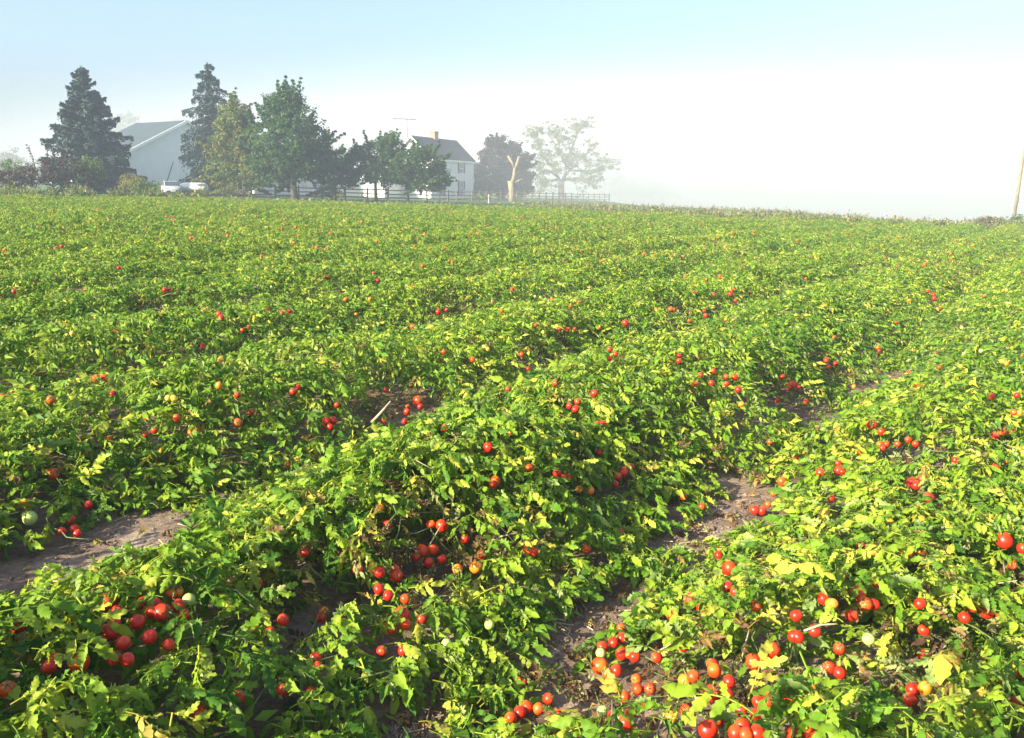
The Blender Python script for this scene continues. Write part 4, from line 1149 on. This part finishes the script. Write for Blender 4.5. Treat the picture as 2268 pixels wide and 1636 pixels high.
leafy_tree('small_tree', 742, 89, 4.6, blobs_from(742, 89, T3), 'small green tree between the tallest maple and the apple trees', FOL['apple'], 300, .42, 34, .2, 47, .13, tint=(.8, .35), shoots=40)
T4 = [(830, 345, 44, 34), (865, 330, 36, 30), (800, 370, 38, 34), (850, 380, 50, 32), (785, 345, 18, 22), (860, 312, 16, 16)]
leafy_tree('apple_tree', 833, 86, 6.6, blobs_from(833, 86, T4), 'spreading apple tree with crooked trunk left of the farmhouse', FOL['apple'], 560, .42, 32, .19, 51, .16, tint=(.85, .4), shoots=80)
T5 = [(912, 362, 46, 34), (945, 375, 40, 36), (890, 385, 38, 30), (970, 395, 30, 26), (925, 340, 24, 16), (935, 405, 40, 18)]
leafy_tree('apple_tree', 903, 85, 5.2, blobs_from(903, 85, T5), 'low spreading apple tree in front of the farmhouse gable', FOL['apple'], 560, .40, 32, .19, 53, .15, tint=(1.0, .4), shoots=70)
T6 = [(1105, 345, 40, 38), (1130, 365, 44, 42), (1085, 385, 42, 38), (1130, 405, 48, 32), (1160, 395, 22, 30), (1070, 415, 30, 22), (1100, 320, 18, 14)]
leafy_tree('red_maple', 1109, 126, 9.5, blobs_from(1109, 126, T6), 'dense dark red maple right of the farmhouse', FOL['red'], 850, .62, 36, .32, 57, .28, tint=(1.0, .4), shell=.55, shoots=30)

# bare pollard trunk with two cut limbs
pb = base_at(1134, 112); k = 112 / PF
pol = thing('pollard_trunk', pb, 'bare pale pollarded trunk forking into two cut limbs before the dark red maple', 'tree trunk')
def lp(cx, cy, dy=0): q = at(cx, cy, 112) - pb; return Vector((q.x, dy, q.z))
trunk_tube(pol, [lp(1134, 458), lp(1134, 430), lp(1131, 405)], [.46, .41, .40], M['pale_bark'], 'trunk', 12)
trunk_tube(pol, [lp(1133, 412), lp(1139, 390), lp(1140, 372)], [.31, .26, .22], M['pale_bark'], 'stem', 10)
l1 = trunk_tube(pol, [lp(1140, 376), lp(1135, 362), lp(1125, 346)], [.2, .17, .14], M['pale_bark'], 'limb', 8)
l2 = trunk_tube(pol, [lp(1140, 376), lp(1145, 365), lp(1150, 348)], [.22, .2, .2], M['pale_bark'], 'limb', 8)
l3 = trunk_tube(pol, [lp(1140, 405), lp(1147, 402), lp(1157, 398)], [.13, .12, .11], M['pale_bark'], 'limb', 8)
q = lp(1129, 404.2); MB().tube([q, q + Vector((0, -.02, .05))], [.30, .28], 12).build('cut_face', M['cut_wood'], pol)
for c_, (cx, cy) in ((l2, (1150, 347.6)), (l1, (1125, 345.6)), (l3, (1157.3, 398))):
    q = lp(cx, cy); MB().tube([q, q + Vector((0, 0, .03))], [.13, .12], 8).build('cut_face', M['cut_wood'], c_)

# open-crowned tree on the right, built branch by branch
def open_tree(px, Y, label, seed):
    b = base_at(px, Y); t = thing('walnut_tree', b, label, 'tree'); gr = random.Random(seed); tips = []
    k = Y / PF
    def loc(cx, cy, dy): q = at(cx, cy, Y) - b; return Vector((q.x, dy, q.z))
    trunk_tube(t, [loc(1243, 462, 0), loc(1243, 430, 0), loc(1243, 402, 0)], [.72, .6, .52], M['pale_bark'], 'trunk', 12)
    mains = [(1243, 404, 1232, 385, 1200, 345), (1243, 404, 1254, 380, 1262, 330), (1243, 404, 1262, 375, 1300, 340), (1238, 395, 1215, 378, 1190, 378),
             (1256, 372, 1240, 340, 1235, 295), (1262, 378, 1300, 380, 1335, 372), (1260, 345, 1275, 310, 1285, 285), (1215, 362, 1195, 330, 1185, 300),
             (1252, 398, 1280, 400, 1305, 408), (1236, 398, 1215, 402, 1205, 412)]
    for i, (x0, y0, x1, y1, x2, y2) in enumerate(mains):
        d = gr.uniform(-3.2, 3.2); pts_ = [loc(x0, y0, 0), loc(x1, y1, d * .5), loc(x2, y2, d)]
        limb = MB(); limb.tube(pts_, [.24, .15, .06], 7)
        for _ in range(15):
            u = gr.uniform(.3, 1.0); s = pts_[0].lerp(pts_[1], u * 2) if u < .5 else pts_[1].lerp(pts_[2], u * 2 - 1)
            dr = (pts_[2] - pts_[0]).normalized() + Vector((gr.gauss(0, .75), gr.gauss(0, .8), gr.gauss(.25, .55))); dr.normalize()
            L = gr.uniform(1.6, 3.9); e = s + dr * L; mid = s.lerp(e, .5) + Vector((0, 0, gr.uniform(-.1, .5)))
            limb.tube([s, mid, e], [.06, .04, .02], 5, False); tips.append(e[:])
            for _ in range(2):
                e2 = mid.lerp(e, gr.uniform(.2, .9)) + Vector((gr.gauss(0, .9), gr.gauss(0, .9), gr.gauss(.3, .5)))
                limb.tube([mid, e2], [.045, .02], 4, False); tips.append(e2[:])
        tips.append(pts_[2][:]); limb.build('limb', M['pale_bark'], t, True)
    crown_mesh('crown', tips, .72 * np.random.default_rng(seed).uniform(.6, 1.25, len(tips)), 20, .34, FOL['pale'], seed, t, squash=.55, tint=(1.0, .45))
open_tree(1243, 150, 'tall open-crowned pale tree right of the pollarded trunk', 61)

# shrubs at the left edge of the field
def shrub(name, px, Y, lst, label, mat, seed, n_cl=120, rad=.32, per=24, size=.14, tint=(1.0, .4), cat='shrub', group=None):
    return leafy_tree(name, px, Y, 1.8, blobs_from(px, Y, lst), label, mat, n_cl, rad, per, size, seed, .05, 'bark', tint, .2, cat, .35, group)
sh = shrub('wine_shrub', 120, 70, [(95, 385, 46, 30), (150, 378, 44, 34), (60, 395, 34, 24), (185, 392, 34, 26), (120, 368, 30, 22)], 'wide dark wine-red shrub at the foot of the broad spruce', FOL['wine'], 71, 260, .34, 26, .14)
for i, (x0, y0, x1, y1) in enumerate(((78, 375, 62, 325), (100, 365, 104, 342), (122, 362, 118, 338), (140, 355, 150, 340))):
    b0 = base_at(120, 70); a_, c_ = at(x0, y0, 70) - b0, at(x1, y1, 70) - b0
    br = MB().tube([a_, a_.lerp(c_, .5) + Vector((.12, 0, 0)), c_], [.03, .025, .012], 5).build('shoot', M['bark'], sh)
    crown_mesh('leaves', [a_.lerp(c_, u)[:] for u in np.linspace(.3, 1.05, 7)], .16, 12, .14, FOL['wine'], 80 + i, br)
shrub('green_shrub', 30, 72, [(20, 372, 34, 16), (5, 385, 34, 18), (50, 385, 20, 14)], 'low green shrub at the far left behind the wine-red shrub', FOL['bush'], 73, 110)
shrub('reddish_shrub', 28, 66, [(25, 398, 34, 22), (55, 402, 24, 18), (-10, 400, 26, 20)], 'dull red-brown shrub at the left picture edge', FOL['wine'], 74, 120, tint=(1.5, .3))
shrub('light_green_bush', 200, 71, [(200, 372, 26, 24), (222, 362, 10, 12), (180, 382, 20, 20), (222, 392, 18, 18)], 'light green bush in front of the broad spruce', FOL['bush'], 75, 120)
shrub('golden_bush', 292, 69, [(292, 408, 26, 16), (283, 398, 14, 14), (308, 405, 16, 14)], 'yellow-green feathery bush right of the broad spruce', FOL['ochre'], 76, 110, size=.11)
shrub('wild_bush', 345, 68, [(328, 418, 24, 13), (348, 426, 14, 9), (310, 420, 20, 12)], 'green weedy bush left of the silver car', FOL['bush'], 77, 100, tint=(.7, .3))
shrub('fog_bush', 2190, 58, [(2182, 492, 20, 13), (2205, 495, 18, 11), (2165, 497, 14, 8)], 'rounded reddish bush left of the utility pole', FOL['weedred'], 78, 100)
shrub('pole_bush', 2250, 60, [(2250, 488, 10, 12), (2262, 500, 22, 8), (2240, 500, 12, 8)], 'scruffy bush round the foot of the utility pole', FOL['bush'], 79, 60)
shrub('yard_shrub', 1060, 101, [(1060, 440, 26, 12), (1085, 446, 18, 10)], 'tangled green shrub growing through the fence below the dark red maple', FOL['bush'], 84, 70)
shrub('fence_shrub', 510, 84, [(505, 425, 24, 14), (480, 430, 22, 12), (535, 432, 18, 10)], 'brownish green shrub at the foot of the yellowing maple', FOL['ochre'], 85, 90, tint=(.5, .4))
shrub('fence_shrub', 735, 85, [(735, 425, 26, 16), (705, 432, 20, 12)], 'green shrub against the fence under the small tree', FOL['bush'], 86, 90, tint=(.6, .4))

# trees half lost in the fog
for i, (px, Y, lst, lab) in enumerate((
    (282, 250, [(282, 285, 28, 36), (262, 300, 24, 26), (300, 300, 20, 24)], 'faint tree top in the fog behind the barn roof, near the broad spruce'),
    (405, 280, [(405, 290, 22, 26), (425, 300, 20, 24)], 'faint tree in the fog behind the barn gable'),
    (760, 270, [(750, 335, 30, 32), (775, 345, 22, 24)], 'faint tree in the fog between the tallest maple and the apple trees'),
    (20, 190, [(10, 362, 34, 28), (45, 370, 28, 22), (75, 380, 22, 16)], 'blue-grey trees in the fog at the left picture edge'),
    (1385, 250, [(1360, 415, 40, 26), (1410, 420, 50, 24), (1465, 428, 40, 18)], 'faint grey clump of trees in the fog right of the open-crowned tree'))):
    k = Y / PF
    leafy_tree('foggy_tree', px, Y, 12, blobs_from(px, Y, lst), lab, FOL['far'], 150, 9 * k, 22, 5.0 * k, 90 + i, .4, tint=(1.0, .3), group='trees half lost in the fog')

# ------------------------------------------------------------------ weeds and long grass along the edges of the field
def weeds(name, label, mat, x_ranges, seed, blade):
    g = np.random.default_rng(seed); V, F, T_ = [], [], []; o = 0
    for x0, x1, per_m, hmin, hmax, off0, off1 in x_ranges:
        n_ = int((x1 - x0) * per_m)
        x = g.uniform(x0, x1, n_); y = edge_y(x) + g.uniform(off0, off1, n_)
        clump = .65 + .35 * np.sin(x * 1.7 + 3 * np.sin(x * .53)) * np.sin(x * .9 + y) + .25 * np.sin(x * 4.1)
        h = g.uniform(hmin, hmax, n_) * np.clip(clump, .35, 1.2); z = gz(x) - .02
        a = g.uniform(0, 6.28, n_); lean = g.uniform(.05, .4, n_) * h; w = g.uniform(.012, .03, n_) * blade
        d = np.stack([np.cos(a), np.sin(a), 0 * a], -1); s = np.stack([-np.sin(a), np.cos(a), 0 * a], -1) * w[:, None]
        P0 = np.stack([x, y, z], -1); P1 = P0 + d * (lean * .35)[:, None] + np.array([0, 0, 1]) * (h * .6)[:, None]; P2 = P0 + d * lean[:, None] + np.array([0, 0, 1]) * h[:, None]
        v = np.stack([P0 - s, P0 + s, P1 - s * .8, P1 + s * .8, P2], 1)
        f = np.array([(0, 1, 3), (0, 3, 2), (2, 3, 4)])
        V.append(v.reshape(-1, 3)); F.append((f[None] + (np.arange(n_) * 5)[:, None, None]).reshape(-1, 3) + o); o += n_ * 5
        T_.append(np.repeat(np.clip(g.normal(.9, .3, n_), 0, 1.6), 5) + np.tile([0, 0, .1, .1, .35], n_))
        # leaves and seed heads along the stems
        m_ = int(n_ * .9); i = g.integers(0, n_, m_); u = g.uniform(.3, 1.05, m_)[:, None]
        c = P0[i] + (P2[i] - P0[i]) * u + g.normal(0, .05, (m_, 3))
        nr = g.normal(0, 1, (m_, 3)) + (0, 0, .5); nr /= np.linalg.norm(nr, axis=1)[:, None]
        lv, lf = leaf_quads(c, nr, .13 * blade, g, .5)
        lf3 = np.concatenate([lf[:, [0, 1, 2]], lf[:, [0, 2, 3]]])
        V.append(lv); F.append(lf3 + o); o += len(lv)
        T_.append(np.repeat(np.clip(g.normal(.9, .3, m_) + (u[:, 0] > .85) * .7, 0, 2), 4))
    return tag(link(name, mesh_np(name, np.concatenate(V), np.concatenate(F), mat, {'tint': ('FLOAT', np.concatenate(T_))})), label, 'weeds', kind='stuff')
weeds('weeds', 'tall green weeds and grass along the far edge of the field', FOL['weed'],
      [(-48, -21.5, 380, .6, 1.2, .2, 5), (-22, 12, 300, .15, .5, .2, 10), (-22.5, -17, 200, .3, .75, .2, 6), (9, 75, 420, .35, .85, .1, 5), (0, 30, 420, .25, .7, 5, 40), (-26, 4, 160, .15, .4, 9, 22)], 5, 1.6)
weeds('seed_grass', 'reddish seeding grass along the foggy right edge of the field', FOL['weedred'],
      [(6, 75, 38, .5, 1.05, .3, 6), (2, 30, 34, .5, 1.0, 4, 38), (-45, -22, 30, .7, 1.2, .5, 4)], 6, 1.6)

# ------------------------------------------------------------------ morning fog
hz = MB().box((0, 380, 12.5), (1796, 1080, 52)); m = bpy.data.materials.new('fog'); m.use_nodes = True
n, l = m.node_tree.nodes, m.node_tree.links
n.remove(n['Principled BSDF'])
pv = n.new('ShaderNodeVolumePrincipled'); pv.inputs['Color'].default_value = (.32, .385, .50, 1); pv.inputs['Density'].default_value = .0026
pv.inputs['Anisotropy'].default_value = -0.12
l.new(pv.outputs['Volume'], n['Material Output'].inputs['Volume'])
tag(hz.build('haze', m), 'pale morning fog lying over the field and farmyard', 'fog', kind='stuff')

# thicker bank of fog rolling in beyond the right end of the yard
V, F = [], []; nu, nv = 40, 20
for j in range(nv + 1):
    th = math.pi * j / nv
    for i in range(nu):
        a = 2 * math.pi * i / nu
        V.append((math.sin(th) * math.cos(a), math.sin(th) * math.sin(a), max(-.2, math.cos(th))))
for j in range(nv):
    for i in range(nu):
        a_, b_ = j * nu + i, j * nu + (i + 1) % nu; F.append((a_, a_ + nu, b_ + nu, b_))
m2 = bpy.data.materials.new('fog_bank'); m2.use_nodes = True; n, l = m2.node_tree.nodes, m2.node_tree.links
n.remove(n['Principled BSDF']); pv = n.new('ShaderNodeVolumePrincipled'); pv.inputs['Color'].default_value = (.90, .92, .96, 1)
pv.inputs['Anisotropy'].default_value = 0.12
tc = n.new('ShaderNodeTexCoord'); gt = n.new('ShaderNodeTexGradient'); gt.gradient_type = 'SPHERICAL'; l.new(tc.outputs['Object'], gt.inputs['Vector'])
pw = n.new('ShaderNodeMath'); pw.operation = 'POWER'; pw.inputs[1].default_value = 1.4; l.new(gt.outputs['Fac'], pw.inputs[0])
mu = n.new('ShaderNodeMath'); mu.operation = 'MULTIPLY'; mu.inputs[1].default_value = .045; l.new(pw.outputs[0], mu.inputs[0]); l.new(mu.outputs[0], pv.inputs['Density'])
l.new(pv.outputs['Volume'], n['Material Output'].inputs['Volume'])
fb = tag(link('fog_bank', mesh_np('fog_bank', V, F, m2, smooth=True)), 'denser white bank of fog beyond the right part of the field', 'fog', kind='stuff')
fb.location = (95, 315, 0); fb.scale = (340, 272, 37)
